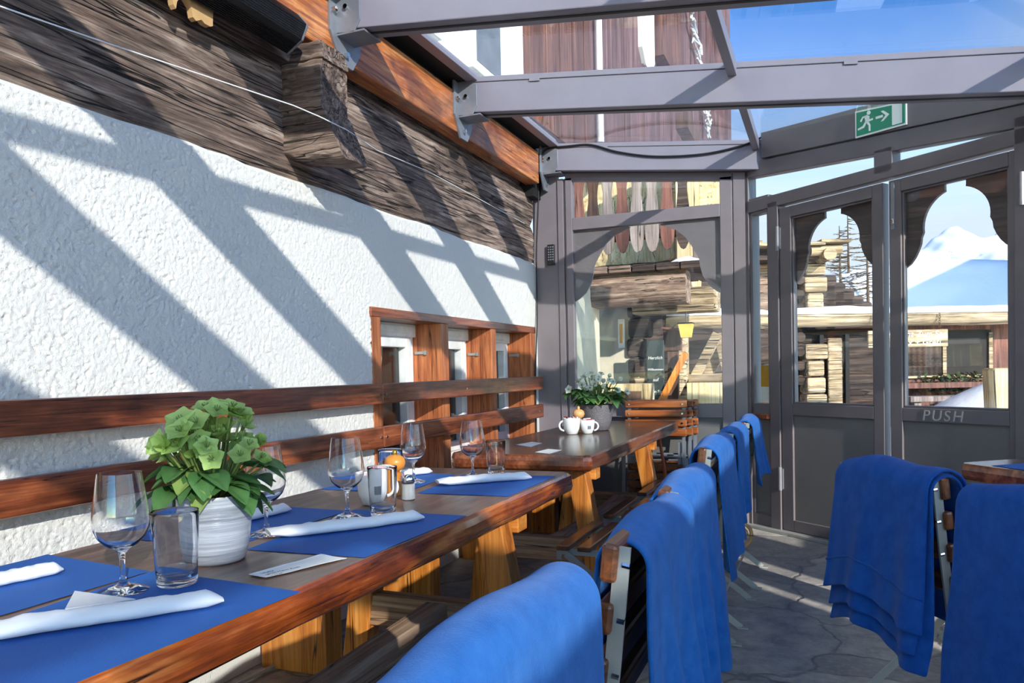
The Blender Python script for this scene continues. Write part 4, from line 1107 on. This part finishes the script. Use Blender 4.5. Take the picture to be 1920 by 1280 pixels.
cut = [(1.93,2.43),(1.95,2.40),(1.962,2.352),(1.972,2.342),(1.978,2.368),(1.995,2.392),(2.02,2.395),(2.040,2.375),(2.046,2.345),(2.06,2.338),(2.085,2.352),(2.10,2.345),(2.125,2.345),(2.138,2.352),(2.14,2.385),(2.15,2.44)]
mb.prism(cut, 'x', -2.0, -1.978)
sbk = mb.build('mounting_board', M['ply'], ls, org=o)
sbk['label'] = 'raw plywood mounting board with curved cut-outs'
# thin white line strung along the timber
mb = MB(); mb.tube([(-1.985,.6,2.03),(-1.985,1.70,2.128),(-1.86,2.42,2.145),(-1.80,2.50,2.118),(-1.80,2.68,2.118),(-1.95,3.15,2.175),(-2.03,3.80,2.236),(-2.035,5.30,2.20)], .0022, 6)
single('wire', mb, M['upvc'], 'thin white wire strung along the dark timber above the stucco', 'wire', loc=(-2,2,2.1), smooth=60)
# cables at the far corner
def cable(pts, r, mat, name, label):
    P_ = [Vector(p) for p in pts]; out = []
    for i in range(len(P_)-1):
        p0, p1, p2, p3 = P_[max(i-1,0)], P_[i], P_[i+1], P_[min(i+2,len(P_)-1)]
        for k in range(8):
            t_ = k/8; out.append(.5*((2*p1)+(-p0+p2)*t_+(2*p0-5*p1+4*p2-p3)*t_*t_+(-p0+3*p1-3*p2+p3)*t_**3))
    out.append(P_[-1])
    mb = MB(); mb.tube(out, r, 8); return single(name, mb, mat, label, 'cable', loc=tuple(P_[0]), smooth=60)
yb3 = YE-.112
cable([(-1.94,yb3-.02,2.70),(-1.90,yb3,2.765),(-1.72,yb3,2.765),(-1.56,yb3,2.752),(-1.36,yb3,2.675),(-1.09,yb3,2.61),(-.76,yb3,2.585),(-.50,yb3,2.61),(-.37,yb3,2.65)], .007, M['rubber'], 'cable', 'black cable sagging across the end beam above the tall window')
cable([(-1.99,YE-.05,2.70),(-2.00,YE-.05,2.43),(-2.03,YE-.04,2.0),(-2.035,YE-.035,1.6),(-2.03,YE-.06,1.45),(-2.035,YE-.10,1.1),(-2.03,YE-.12,.7),(-2.03,YE-.12,.46)], .006, M['rubber'], 'cable', 'thin black cable running down the corner between stucco wall and end wall')
cable([(-2.0,1.6,.012),(-1.95,2.5,.012),(-1.90,2.9,.012),(-1.93,3.4,.012),(-1.97,3.6,.10),(-1.98,3.7,.3)], .007, M['cable_white'], 'cable', 'off-white cable lying on the floor along the wall under the front table')
cable([(-1.0,4.95,.70),(-.98,4.9,.62),(-.95,4.85,.5),(-.90,4.7,.36),(-.82,4.55,.30),(-.76,4.45,.28)], .010, M['orange_hose'], 'hose', 'orange hose hanging under the back table')
kg = thing('gas_bottle', 'black metal bottle standing under the back table near the end wall', 'bottle', (-1.60,4.98,0))
mb = MB(); mb.lathe([(0,0),(.085,0),(.098,.01),(.10,.03),(.10,.30),(.103,.305),(.103,.325),(.10,.33),(.097,.42),(.07,.47),(.04,.48),(0,.48)], (0,0,0), 36); mb.build('body', M['black_gloss'], kg, smooth=40)
mb = MB(); mb.tube([(0,0,.47),(0,0,.53)], .02, 12); mb.tube([(-.03,0,.53),(.03,0,.53)], .012, 10); mb.build('valve', M['brass'], kg, smooth=40)
# cable reel on the floor by the doors
rl = thing('hose_coil', 'small round buff coil standing on the floor behind the last chair legs', 'coil', (-.50,4.82,.092), R(-5))
for k, rad in enumerate((.025,.05,.08)):
    mb = MB(); mb.tube([(rad*math.cos(2*PI*j/40), .01*math.sin(j*.7), rad*math.sin(2*PI*j/40)) for j in range(41)], .011, 8, cap=False); mb.build('coil_turn', M['ply'], rl, smooth=60)
# ---------------------------------------------------------------- the house above the glass roof
hs = sroot('wall_house')
def yz_panel(mb, pts, x0, x1): mb.prism(pts, 'x', x0, x1)
mb = MB(); yz_panel(mb, [(-6,2.83),(5.38,2.83),(5.38,8.5),(-6,8.5)], -2.3, -2.05); mb.build('white_wall', M['white_wall'], hs)
mb = MB()
bot = lambda y: 2.95 if y < 6.4 else 2.95+.26*(y-6.4)
yy = 5.38; k = 0
while yy < 15.6:
    w_ = .26 + .12*((k*7) % 3)/2; x1 = -2.05 + .012*((k*5) % 3)
    yz_panel(mb, [(yy,bot(yy)),(yy+w_-.008,bot(yy+w_)),(yy+w_-.008,8.6),(yy,8.6)], -2.3, x1); yy += w_; k += 1
mb.build('dark_boarding', M['house_dark'], hs)
mb = MB(); yz_panel(mb, [(5.40,3.0),(7.0,3.05),(7.0,4.6),(5.40,4.6)], -2.06, -2.0)
for y in (5.75,6.1,6.45,6.8): mb.box(-2.0,-1.985,y-.01,y+.01,3.05,4.6)
mb.build('shutter', M['plank_red'], hs, bevel=.004)
mb = MB(); mb.tube([(-1.98,7.25,3.3),(-1.98,7.25,8.0)], .035, 12); mb.build('rain_pipe', M['upvc'], hs, smooth=60)
mb = MB(); yz_panel(mb, [(9.3,5.0),(9.5,4.85),(9.8,4.85),(10.05,5.05),(10.05,6.6),(9.3,6.6)], -2.06, -2.0); mb.build('white_gap_panel', M['white_wall'], hs)  # white panel in place of a bright gap through the boards
mb = MB(); mb.box(-2.06,-1.9,10.15,11.6,5.2,6.7); mb.build('open_shutter', M['plank_red'], hs)
for (y0, y1) in ((3.55,3.95),(4.35,4.85)):
    mb = MB(); mb.box(-2.07,-1.99,y0,y1,3.0,3.95); mb.build('window_reveal', M['upvc'], hs, bevel=.01)
    mb = MB(); mb.box(-2.0,-1.985,y0+.06,y1-.06,3.06,3.89); mb.build('window_pane', M['galv'], hs)
mb = MB(); mb.prism([(15.6,5.3),(16.2,5.5),(16.2,8.6),(15.6,8.6)], 'x', -2.4, -1.7); mb.build('corner_logs', M['house_dark'], hs)
def lights(pts, name, label, seed):
    r3 = random.Random(seed); mb = MB(); P_ = [Vector(p) for p in pts]; path = []
    for a, b in zip(P_, P_[1:]):
        for k in range(40): path.append(a.lerp(b, k/40) + Vector((r3.uniform(-.05,.05), r3.uniform(-.28,.28), r3.uniform(-.06,.06))))
    mb.tube(path, .016, 5); 
    for p in path[::2]: mb.tube([p, p+Vector((0, r3.uniform(-.16,.16), r3.uniform(-.14,.05)))], [.02,.012], 5)
    return single(name, mb, M['upvc'], label, 'string lights', loc=tuple(P_[0]))
lights([(-1.93,12.2,7.6),(-1.93,12.8,6.9),(-1.93,13.6,6.35)], 'icicle_lights', 'tangled white icicle light string hanging from the dark gable, seen through the upper roof pane', 3)
lights([(-1.93,13.9,6.2),(-1.93,14.3,5.75),(-1.93,14.4,5.35)], 'icicle_lights', 'lower end of the white icicle light string, seen through the second roof pane', 4)

# ---------------------------------------------------------------- yard behind the tall window
sy = sroot('wall_yard')
mb = MB(); mb.box(-2.4,-2.04,YE+.07,7.3,0,1.98); mb.box(-2.9,-1.88,7.9,8.3,0,2.0); mb.build('render', M['grey_render'], sy)
bc = thing('balcony', 'old balcony with a row of carved hanging boards, seen through the tall window', 'balcony', (-1.7,7.1,1.7))
o = (-1.7,7.1,1.7)
mb = MB(); rough_log(mb, 0, 0, 1.4, 0, .30, 31, depth=.28, amp=.02, ny=24)
mb.v = [(-2.55+p[1], 7.0-p[0], 1.70+p[2]) for p in mb.v]; mb.build('main_beam', M['log_warm'], bc, org=o, smooth=50)
mb = MB(); mb.box(-1.75,-.93,7.42,7.70,1.64,1.88); mb.build('joist', M['log_old'], bc, org=o, bevel=.03)
for k in range(7):
    x0 = -2.5 + k*.22; mb = MB(); mb.box(x0,x0+.205,6.93,8.1,2.0,2.062); mb.build('deck_plank', M['log_warm'] if k < 4 else M['log_dark'], bc, org=o, bevel=.006)
def carved(xc, mat, tip):
    h = [(0,tip),(.022,tip+.012),(.045,tip+.06),(.060,tip+.12),(.066,tip+.18),(.063,tip+.235),(.050,tip+.27),(.046,tip+.285),(.062,tip+.31),(.060,tip+.35),(.050,tip+.43),(.041,tip+.52),(.040,tip+.58),(.050,tip+.66),(.060,tip+.72),(.062,tip+.9)]
    pts = [(xc+a, z) for a, z in h] + [(xc-a, z) for a, z in h[::-1] if a > 0]
    mb = MB(); mb.prism(pts, 'y', 7.0, 7.028); mb.build('carved_board', mat, bc, org=o)
for k in range(8): carved(-2.14+.139*k, (M['plank_red'], M['plank_brown'], M['plank_grey'], M['plank_red'], M['plank_grey'], M['plank_grey'], M['plank_red'], M['log_dark'])[k], 2.185-.005*(k%3))
mb = MB(); mb.box(-2.3,-1.05,7.03,7.06,2.30,2.38); mb.build('back_rail', M['log_dark'], bc, org=o)
mb = MB(); mb.box(-1.085,-1.03,7.0,7.03,2.06,2.36); mb.build('grey_board', M['plank_grey'], bc, org=o, bevel=.01)
mb = MB(); mb.grid(lambda u, v: (-1.14+.17*v*math.cos(u*2*PI), 7.05+.1*v*math.sin(u*2*PI), 2.062+.055*(1-v*v)), 24, 8); single('snow_patch', mb, M['snow'], 'small heap of snow left on the old balcony floor', 'snow', loc=(-1.14,7.05,2.06), smooth=180)
bw = sroot('wall_barn')
for k in range(13):
    mb = MB(); rough_log(mb, 0, 0, 2.3, 0, .27, 40+k, depth=.25, amp=.02, ny=24, )
    z0 = k*.26; mb.v = [(-3.1+p[1], 8.9-p[0], z0+p[2]) for p in mb.v]
    mb.build('log', M['log_dark'] if k < 9 else M['plank_pale'], bw, smooth=50)  # upper logs set pale to paint in sunlight
mb = MB()
for k in range(18): yb_ = 8.0+.18*k; mb.box(-1.40,-1.30+.012*(k%2),yb_,yb_+.172,1.9,3.4)
mb.build('pale_boarding', M['plank_pale'], bw)
mb = MB(); mb.bar((-1.28,7.7,3.55),(-1.22,11.4,3.32),.12,.16); mb.build('verge_board', M['plank_brown'], bw)
# log stack beside the render
for k, (z0, zz, w_) in enumerate(((0,.28,.2),(.28,.52,.16),(.52,.80,.19),(.8,1.02,.15),(1.02,1.12,.14))):
    pass
pl = thing('log_post', 'gnarled old log corner with stacked beam ends beside the white render', 'post', (-1.80,8.05,0))
for k in range(9):
    mb = MB(); z0 = .205*k; dx_ = .03*((k*5) % 3 - 1); mb.box(-1.90+dx_*.3,-1.70+dx_,7.85,8.1,z0,z0+.195); mb.build('beam_end', M['log_old'] if k < 5 else M['log_dark'], pl, org=(-1.80,8.05,0), bevel=.03)
cbd = thing('chalkboard', 'tall dark chalkboard with white handwriting outside the tall window', 'chalkboard', (-1.535,7.50,0))
mb = MB(); mb.box(-.085,.085,-.012,.012,.72,1.385); mb.build('board', M['board'], cbd, bevel=.006)
mb = MB(); mb.box(-.085,-.06,-.01,.01,0,.73); mb.box(.06,.085,-.01,.01,0,.73); mb.build('leg', M['board'], cbd)
for i, (tx, sz, z) in enumerate((('Herzlich', .042, 1.20), ('Willkommen', .030, 1.09), ('auf', .046, .985), ('Zum See', .042, .87))):
    lettering('chalk_writing', tx, sz, M['chalk'], cbd, Matrix.Translation((0,-.0125,z)) @ Matrix.Rotation(R(90),4,'X'), .0006, 'CENTER')
ln = thing('hanging_lantern', 'amber glass lantern hanging under the balcony', 'lantern', (-1.225,7.45,1.40))
mb = MB(); mb.hexa([(-.045,-.045,0),(.045,-.045,0),(.045,.045,0),(-.045,.045,0),(-.065,-.065,.13),(.065,-.065,.13),(.065,.065,.13),(-.065,.065,.13)]); mb.build('glass_shade', M['lamp_amber'], ln)
mb = MB(); mb.box(-.07,.07,-.07,.07,.13,.142); mb.tube([(0,0,.14),(0,0,.30)], .005, 6); mb.build('cap', M['black'], ln)
mbx = thing('letter_box', 'small brown wooden box on a post beside the chalkboard', 'box', (-1.385,7.62,1.28))
mb = MB(); mb.box(-.05,.05,-.03,.05,-1.28,.0); mb.build('post', M['plank_brown'], mbx, bevel=.004)
mb = MB(); mb.box(-.085,.085,-.05,.05,0,.22); mb.build('body', M['plank_brown'], mbx, bevel=.004)
mb = MB(); mb.hexa([(-.10,-.07,.22),(.10,-.07,.19),(.10,.06,.19),(-.10,.06,.22),(-.10,-.07,.24),(.10,-.07,.21),(.10,.06,.21),(-.10,.06,.24)]); mb.build('lid', M['plank_red'], mbx)
th_ = thing('thermometer', 'tall glass thermometer on the grey render wall', 'thermometer', (-1.96,7.86,1.33))
mb = MB(); mb.box(-.032,.032,-.02,.02,0,.30); mb.build('case', M['upvc'], th_, bevel=.004)
mb = MB(); mb.box(-.016,.016,-.024,-.018,.05,.25); mb.build('scale', M['amber_sheet'], th_)
tf = thing('sawhorse', 'weathered wooden A-frame of crossed beams behind the tall window', 'trestle', (-1.0,7.2,0))
o = (-1.0,7.2,0)
for a, b_ in (((-1.36,7.2,.55),(-.90,7.2,1.415)),((-.90,7.25,1.42),(-.72,7.25,.6)),((-1.30,7.33,.55),(-.86,7.33,1.30))):
    mb = MB(); mb.bar(a, b_, .07, .09); mb.build('beam', M['log_old'], tf, org=o, bevel=.006)
mb = MB(); mb.tube([(-1.16,7.18,1.005),(-.6,7.18,1.01)], .045, 14); mb.build('rail_log', M['log_old'], tf, org=o, smooth=50)
single('plank', MB().bar((-1.40,7.05,.80),(-1.165,7.05,1.245),.03,.058), M['pine'], 'orange brown plank leaning beside the chalkboard', 'plank', loc=(-1.3,7.05,1.0))
cr = thing('plank_crate', 'pale plank crate below the wooden A-frame outside the tall window', 'crate', (-.95,7.0,.4))
for k in range(3):
    mb = MB(); mb.box(-1.15,-.70,6.98,7.0,.40+.195*k,.585+.195*k); mb.build('plank', M['plank_pale'], cr, org=(-.95,7.0,.4), bevel=.004)
mb = MB(); mb.box(-1.15,-1.12,7.0,7.4,0,.97); mb.box(-.73,-.70,7.0,7.4,0,.97); mb.build('side', M['plank_pale'], cr, org=(-.95,7.0,.4))
wb = thing('serving_hatch', 'white framed wooden hatch low on the render wall behind the flower pot', 'hatch', (-1.72,7.2,.4))
mb = MB(); mb.box(-1.93,-1.52,7.15,7.35,.0,.97); mb.build('body', M['plank_pale'], wb, org=(-1.72,7.2,.4), bevel=.005)
mb = MB(); mb.box(-1.88,-1.60,7.13,7.152,.62,.90); mb.build('front_panel', M['plank_brown'], wb, org=(-1.72,7.2,.4))

# ---------------------------------------------------------------- behind the doors; frames turned to face the room
FR = math.atan2(.3774, .9258)
def fpos(D, x=0, z=0): return (-.37787*D + .9258*x, .92548*D + .3774*x, z)
rl_ = thing('log_beam', 'long sun-bleached horizontal log topped with snow, outside the doors', 'log', fpos(8), FR)
mb = MB()
def lg(u, v):
    x = 1.6+6.2*u; a = v*2*PI; r_ = .094+.006*nz(x*2, 3)+.004*nz(x*9, math.cos(a)*3, math.sin(a)*3)
    return (x, r_*math.cos(a), 1.605-.009*(x-2.4)+r_*math.sin(a))
mb.grid(lg, 60, 24); mb.build('trunk', M['log_old'], rl_, smooth=60)
mb = MB()
def sn(u, v):
    x = 1.6+6.2*u; a = PI*v; h_ = .055+.022*nz(x*1.3, 8)+.01*nz(x*5, 2)
    return (x, .105*math.cos(a), 1.66-.009*(x-2.4)+h_*math.sin(a)**.7 - .02*abs(math.cos(a)))
mb.grid(sn, 80, 12); mb.build('snow_cover', M['snow'], rl_, smooth=180)
for x in (1.75, 6.9):
    mb = MB(); mb.tube([(x,0,0),(x,0,1.56)], .10, 14); mb.build('post', M['log_old'], rl_, smooth=50)
sgn = thing('wooden_sign', 'small pale wooden board with white lettering hanging on a chain from the log', 'sign', fpos(7.88), FR)
mb = MB(); mb.box(3.66,4.478,-.015,.015,1.272,1.448); mb.build('board', M['log_old'], sgn, bevel=.006)
for tx, sz, z in (('Restaurant Zum See', .088, 1.374), ('Max + Greti', .088, 1.290)):
    lettering('white_lettering', tx, sz, M['chalk'], sgn, Matrix.Translation((4.462 if 'Rest' in tx else 4.40,-.017,z)) @ Matrix.Rotation(R(90),4,'X'), .0015, 'RIGHT')
for x in (3.72, 4.40):
    for k in range(7):
        z = 1.455+.024*k; mb = MB(); ax = k % 2
        mb.tube([(x+(.010*math.cos(2*PI*j/10) if ax else 0), (0 if ax else .010*math.cos(2*PI*j/10)), z+.015*math.sin(2*PI*j/10)) for j in range(11)], .003, 5, cap=False); mb.build('chain_link', M['plank_brown'], sgn)
# old log hut
ht = thing('log_hut', 'old larch log hut with slate roof edge, left behind the doors', 'hut', fpos(11), FR)
def flog(mb, x0, x1, y, z0, z1, sd, dep=.3):
    m0 = MB(); rough_log(m0, 0, 0, x1-x0, 0, z1-z0, sd, depth=dep, amp=.022, ny=30)
    mb.v = [(x0+p[1], y-p[0], z0+p[2]) for p in m0.v]; mb.f = m0.f; mb.m = m0.m; return mb
for k in range(11):
    z0 = .235*k; flog(MB(), 2.75, 4.18, 0, z0, z0+.245, 60+k).build('wall_log', M['log_warm'] if k > 6 else M['log_dark'], ht, smooth=50)  # lower logs darkened in colour for the shade under the log beam
for k in range(11):
    z0 = .235*k; w_ = .03*((k*3) % 4-1.5)
    if k == 6: continue
    mb = MB(); mb.box(4.14-.02,4.40+w_,-.30+w_,.0,z0+.01,z0+.225); mb.build('corner_log_end', M['log_old'], ht, bevel=.03)
for k in range(9):
    z0 = .9+.20*k; mb = MB(); mb.tube([(4.05,-.25-.02*(k%2),z0),(4.05,.1,z0)], .07, 10); mb.build('round_log_end', M['log_dark'], ht, smooth=50)
mb = MB(); mb.box(2.75,4.45,-.45,.4,2.56,2.62); mb.build('eave_board', M['log_dark'], ht)
for k in range(6):
    x0 = 2.7+.30*k; mb = MB(); mb.box(x0,x0+.36+.05*(k%2),-.65,.8,2.72+.03*(k%2),2.765+.03*(k%2)); mb.build('roof_slab', M['log_old'], ht, bevel=.008)
mb = MB(); mb.tube([(4.1,-.5,2.66),(4.52,-.5,2.67)], .075, 12); mb.tube([(4.33,-.62,2.60),(4.33,.2,2.60)], .09, 12); mb.build('purlin', M['log_old'], ht, smooth=50)
# barn beneath the log beam, its shade put into dark log colour
br = thing('dark_barn', 'dark log barn behind the left door with a grey plank against it', 'barn', fpos(11.6), FR)
for k in range(7):
    z0 = .235*k; flog(MB(), 4.3, 5.75, 0, z0, z0+.245, 80+k).build('wall_log', M['log_dark'], br, smooth=50)
for k in range(9):
    x0 = 4.45+.13*k; mb = MB(); zz = 2.42-.10*k-.01*(k%2)
    mb.box(x0,x0+.35,-.35,.8,1.62,zz); mb.build('slate_slab', M['log_dark'], br, bevel=.05)
mb = MB(); mb.box(4.72,4.94,-.16,-.10,.35,1.50); mb.build('plank', M['log_old'], br, bevel=.02)
for x in (4.64,5.02):
    mb = MB(); mb.box(x-.03,x+.03,-.14,-.06,.2,1.55); mb.build('door_post', M['soffit'], br)
# dark red building with a window
rd = thing('dark_house', 'shaded dark red-brown house with a curtained window, behind the right door', 'house', fpos(12), FR)
mb = MB(); mb.box(5.75,9.5,0,.3,-.1,1.68); mb.build('wall', M['plank_red'], rd)
mb = MB(); mb.box(5.6,9.6,-.6,1.5,1.68,1.78); mb.build('roof_edge', M['log_dark'], rd)
mb = MB()
for (x0, x1, z0, z1) in ((6.1,7.5,.86,.90),(6.1,6.16,.86,1.55),(6.72,6.78,.86,1.55),(7.44,7.5,.86,1.55)): mb.box(x0,x1,-.05,0,z0,z1)
mb.build('window_frame', M['log_old'], rd, bevel=.004)
mb = MB(); mb.box(6.1,7.5,-.012,-.002,.88,1.6); mb.build('window_pane', M['dark_room'], rd)
mb = MB(); mb.grid(lambda u, v: (6.16+.56*u, -.02-.008*math.sin(u*40), .9+.6*v), 40, 4); mb.build('curtain', M['log_dark'], rd, smooth=180)
mb = MB(); mb.box(5.8,7.6,-.5,-.05,.72,.80); mb.build('flower_shelf', M['plank_red'], rd)
sh = MB(); r4 = random.Random(3)
for k in range(260):
    x = 6.3+1.0*r4.random(); y = -.45+.4*r4.random(); z = .56+.34*r4.random(); leaf_blade(sh, (x,y,z), (r4.uniform(-1,1),r4.uniform(-1,1),r4.uniform(-.2,1)), (0,0,1), .10, .035, .4, k, 0, 2, 3)
so = sh.build('shrub', M['shrub']); so.location = fpos(12); so.rotation_euler = (0,0,FR); tag(so, 'dull green shrub in front of the dark house window', 'shrub')
pb = thing('bench_plank', 'grey plank bench in front of the dark house', 'bench', fpos(11.2), FR)
mb = MB(); mb.box(5.72,6.75,-.2,.1,.54,.62); mb.build('seat', M['plank_grey'], pb, bevel=.01)
mb = MB(); mb.box(5.8,5.9,-.15,.05,-.1,.54); mb.box(6.55,6.65,-.15,.05,-.1,.54); mb.build('support', M['plank_grey'], pb)
# snow bank and post in front of it
mb = MB()
def bank(u, v):
    x = 4.3+3.4*u; y = -1.2+2.4*v
    return (x, y, -.12 + (.32+.70*max(0,min(1,(x-4.5)/1.5)))*math.sin(PI*v)**.8*min(1,u*6) + .04*nz(x*2, y*2))
mb.grid(bank, 60, 30); sb = mb.build('snow_bank', M['snow'], smooth=180); sb.location = fpos(9.4); sb.rotation_euler = (0,0,FR); tag(sb, 'bank of shovelled snow behind the right door beside the wooden post', 'snow')
wp = thing('wooden_post', 'thick pale split wooden post outside the right door', 'post', fpos(8.3), FR)
mb = MB(); mb.hexa([(5.20,-.12,-.12),(5.50,-.12,-.12),(5.50,.12,-.12),(5.20,.12,-.12),(5.15,-.12,1.035),(5.47,-.12,1.03),(5.47,.12,1.03),(5.15,.12,1.035)]); mb.build('post_body', M['plank_pale'], wp, bevel=.03)
# bare larches
def larch(D, x, h_, seed, label):
    r5 = random.Random(seed); t = thing('larch_tree', label, 'tree', fpos(D, x, 0), 0, 'bare larches on the slope')
    mb = MB(); mb.tube([(0,0,0),(.03,0,h_*.5),(0,0,h_)], [.10,.055,.012], 8); mb.build('trunk', M['conifer'], t, smooth=60)
    mb = MB()
    for k in range(70):
        z = h_*(.30+.68*(k/70)); L = (h_-z)*.34+.15; a = r5.random()*6.28; dz = -.12+.3*r5.random()
        p0 = Vector((0,0,z)); p1 = p0+Vector((math.cos(a)*L, math.sin(a)*L, dz*L)); mb.tube([p0,p0.lerp(p1,.5)+Vector((0,0,-.04*L)),p1],[.018,.012,.005],4)
        for j in range(5):
            f = .3+.65*r5.random(); q0 = p0.lerp(p1,f); b_ = a+r5.uniform(-1.2,1.2); q1 = q0+Vector((math.cos(b_), math.sin(b_), r5.uniform(-.4,.3)))*L*.3; mb.tube([q0,q1],[.008,.004],3)
    mb.build('branches', M['conifer'], t)
larch(24, 10.3, 5.4, 1, 'left bare larch tree beyond the log hut'); larch(25, 11.0, 6.0, 2, 'middle bare larch tree, the tallest beyond the log hut'); larch(24, 11.15, 5.2, 5, 'right bare larch tree, nearest the door frame')
# snow slope and the mountains
mb = MB()
def hill(u, v):
    x = 7+16*u; y = -2+26*v
    crest = 3.2 + 1.35*(1-math.exp(-max(0,x-9.2)*.55)) - .05*max(0,x-14)
    front = max(0, min(1, (y+2)/3.2)); s_ = front*front*(3-2*front)
    z = -.3 + (crest+.3)*s_ + max(0, y-1.2)*.075*(1-.02*max(0,y-1.2)) + .10*nz(x*.5, y*.5) 
    z *= max(0, min(1, (x-7)/2.3))**.7
    return (x, y, z)
mb.grid(hill, 80, 80); hl = mb.build('snow_slope', M['snow'], smooth=180); hl.location = fpos(24); hl.rotation_euler = (0,0,FR); hl['kind'] = 'structure'
mb = MB()
RG = [(-60,20),(100,30),(130,38),(150,44),(160,47),(166,52),(171,55.5),(174,56),(178,53.5),(184,51),(189,52),(193,56.5),(197,58),(206,54),(230,48),(300,40),(420,30)]
def ridge(x):
    for (a, za), (b, zb) in zip(RG, RG[1:]):
        if a <= x <= b: f = (x-a)/(b-a); f = f*f*(3-2*f); return za+(zb-za)*f
    return 20
def mt_(u, v):
    x = -60+480*u; y = -120+170*v
    p = 1-abs(y)/120 if y < 0 else 1-y/60
    z = ridge(x)*max(0,p)**1.15 + (9*nz(x*.06, y*.06)+4.5*nz(x*.16, y*.16, 3)+2.2*nz(x*.4, y*.4, 7))*(p*(1-p)*2.2)
    return (x, y, z-2)
mb.grid(mt_, 320, 90); mo = mb.build('mountain', M['rock'], smooth=180); mo.location = fpos(300); mo.rotation_euler = (0,0,FR); mo['kind'] = 'structure'
# added house block, placed to throw shade on the slope (outside the picture)
nb = sroot('added_shade_house')
mb = MB(); mb.box(13,21,14,24,-.1,7.6); mb.build('walls', M['white_wall'], nb)
mb = MB(); mb.prism([(12.4,7.6),(21.6,7.6),(17,10.55)], 'y', 13.4, 24.6); mb.build('roof', M['log_dark'], nb)

# ---------------------------------------------------------------- light, sky, camera
sd = Vector((-1, .92, -.486)).normalized()
su = bpy.data.lights.new('sun', 'SUN'); so_ = bpy.data.objects.new('sun', su); COL.objects.link(so_)
su.energy = 5.3; su.angle = R(.55); su.color = (1, .93, .82)
so_.rotation_euler = sd.to_track_quat('-Z', 'Y').to_euler(); so_.location = (8,-8,6)
wd = bpy.data.worlds.new('sky'); sc.world = wd; wd.use_nodes = True
nt_ = wd.node_tree; bg = nt_.nodes['Background']
sk = nt_.nodes.new('ShaderNodeTexSky'); sk.sky_type = 'NISHITA'; sk.sun_disc = False
sk.sun_elevation = R(20); sk.sun_rotation = math.atan2(1, -.92); sk.altitude = 1700; sk.air_density = 1.0; sk.dust_density = .5; sk.ozone_density = 1.5
gm = nt_.nodes.new('ShaderNodeGamma'); gm.inputs['Gamma'].default_value = 1.8
nt_.links.new(sk.outputs[0], gm.inputs['Color']); mc = nt_.nodes.new('ShaderNodeMix'); mc.data_type = 'RGBA'; mc.blend_type = 'MULTIPLY'; mc.inputs[0].default_value = 1; mc.inputs[7].default_value = (.78,.90,.86,1)
nt_.links.new(gm.outputs[0], mc.inputs[6]); 
tcw = nt_.nodes.new('ShaderNodeTexCoord'); sxw = nt_.nodes.new('ShaderNodeSeparateXYZ'); nt_.links.new(tcw.outputs['Generated'], sxw.inputs[0])
nw = nt_.nodes.new('ShaderNodeTexNoise'); nw.inputs['Scale'].default_value = 3.2; nw.inputs['Detail'].default_value = 5; nt_.links.new(tcw.outputs['Generated'], nw.inputs['Vector'])
ad_ = nt_.nodes.new('ShaderNodeMath'); ad_.operation = 'MULTIPLY_ADD'; ad_.inputs[1].default_value = .22; nt_.links.new(nw.outputs['Fac'], ad_.inputs[0]); nt_.links.new(sxw.outputs[2], ad_.inputs[2])
hr = nt_.nodes.new('ShaderNodeValToRGB'); hr.color_ramp.elements[0].position = .26; hr.color_ramp.elements[0].color = (1,1,1,1); hr.color_ramp.elements[1].position = .50; hr.color_ramp.elements[1].color = (0,0,0,1)
e2 = hr.color_ramp.elements.new(.38); e2.color = (.55,.55,.55,1)
nt_.links.new(ad_.outputs[0], hr.inputs['Fac'])
lt = nt_.nodes.new('ShaderNodeMix'); lt.data_type = 'RGBA'; lt.blend_type = 'MIX'; lt.inputs[7].default_value = (5.4,6.3,7.3,1)
dp_ = nt_.nodes.new('ShaderNodeVectorMath'); dp_.operation = 'DOT_PRODUCT'; dp_.inputs[1].default_value = (.736,-.677,0); nt_.links.new(tcw.outputs['Generated'], dp_.inputs[0])
away = nt_.nodes.new('ShaderNodeMapRange'); away.inputs[1].default_value = -.2; away.inputs[2].default_value = .5; away.inputs[3].default_value = 1; away.inputs[4].default_value = 0; nt_.links.new(dp_.outputs['Value'], away.inputs[0])
fm = nt_.nodes.new('ShaderNodeMath'); fm.operation = 'MULTIPLY'; nt_.links.new(hr.outputs['Color'], fm.inputs[0]); nt_.links.new(away.outputs[0], fm.inputs[1])
nt_.links.new(fm.outputs[0], lt.inputs[0]); nt_.links.new(mc.outputs[2], lt.inputs[6]); nt_.links.new(lt.outputs[2], bg.inputs['Color']); bg.inputs['Strength'].default_value = .108

cam = bpy.data.cameras.new('camera'); co = bpy.data.objects.new('camera', cam); COL.objects.link(co)
cam.sensor_width = 36; cam.lens = 1437.1/1920*36; cam.shift_y = (732.7-640)/1920; cam.clip_start = .02; cam.clip_end = 2000
rx, ry, rz = (Vector((.92580517,.37737952,-.02166761)), Vector((.01000962,.03282608,.99941095)), Vector((-.37786849,.92547671,-.02661313)))
mm = Matrix((( rx.x, ry.x, -rz.x, 0),(rx.y, ry.y, -rz.y, 0),(rx.z, ry.z, -rz.z, 1.12),(0,0,0,1)))
co.matrix_world = mm
sc.camera = co
vs_ = sc.view_settings; sc.display_settings.display_device = 'sRGB'
vs_.view_transform = 'Standard'; vs_.look = 'None'; vs_.gamma = 1; vs_.use_curve_mapping = False; vs_.exposure = 0.52
cy = sc.cycles
cy.max_bounces = 12; cy.transparent_max_bounces = 24; cy.transmission_bounces = 12; cy.glossy_bounces = 6; cy.diffuse_bounces = 5
cy.caustics_refractive = True; cy.caustics_reflective = False; cy.blur_glossy = 1.0; cy.sample_clamp_indirect = 6.0
cy.use_denoising = True
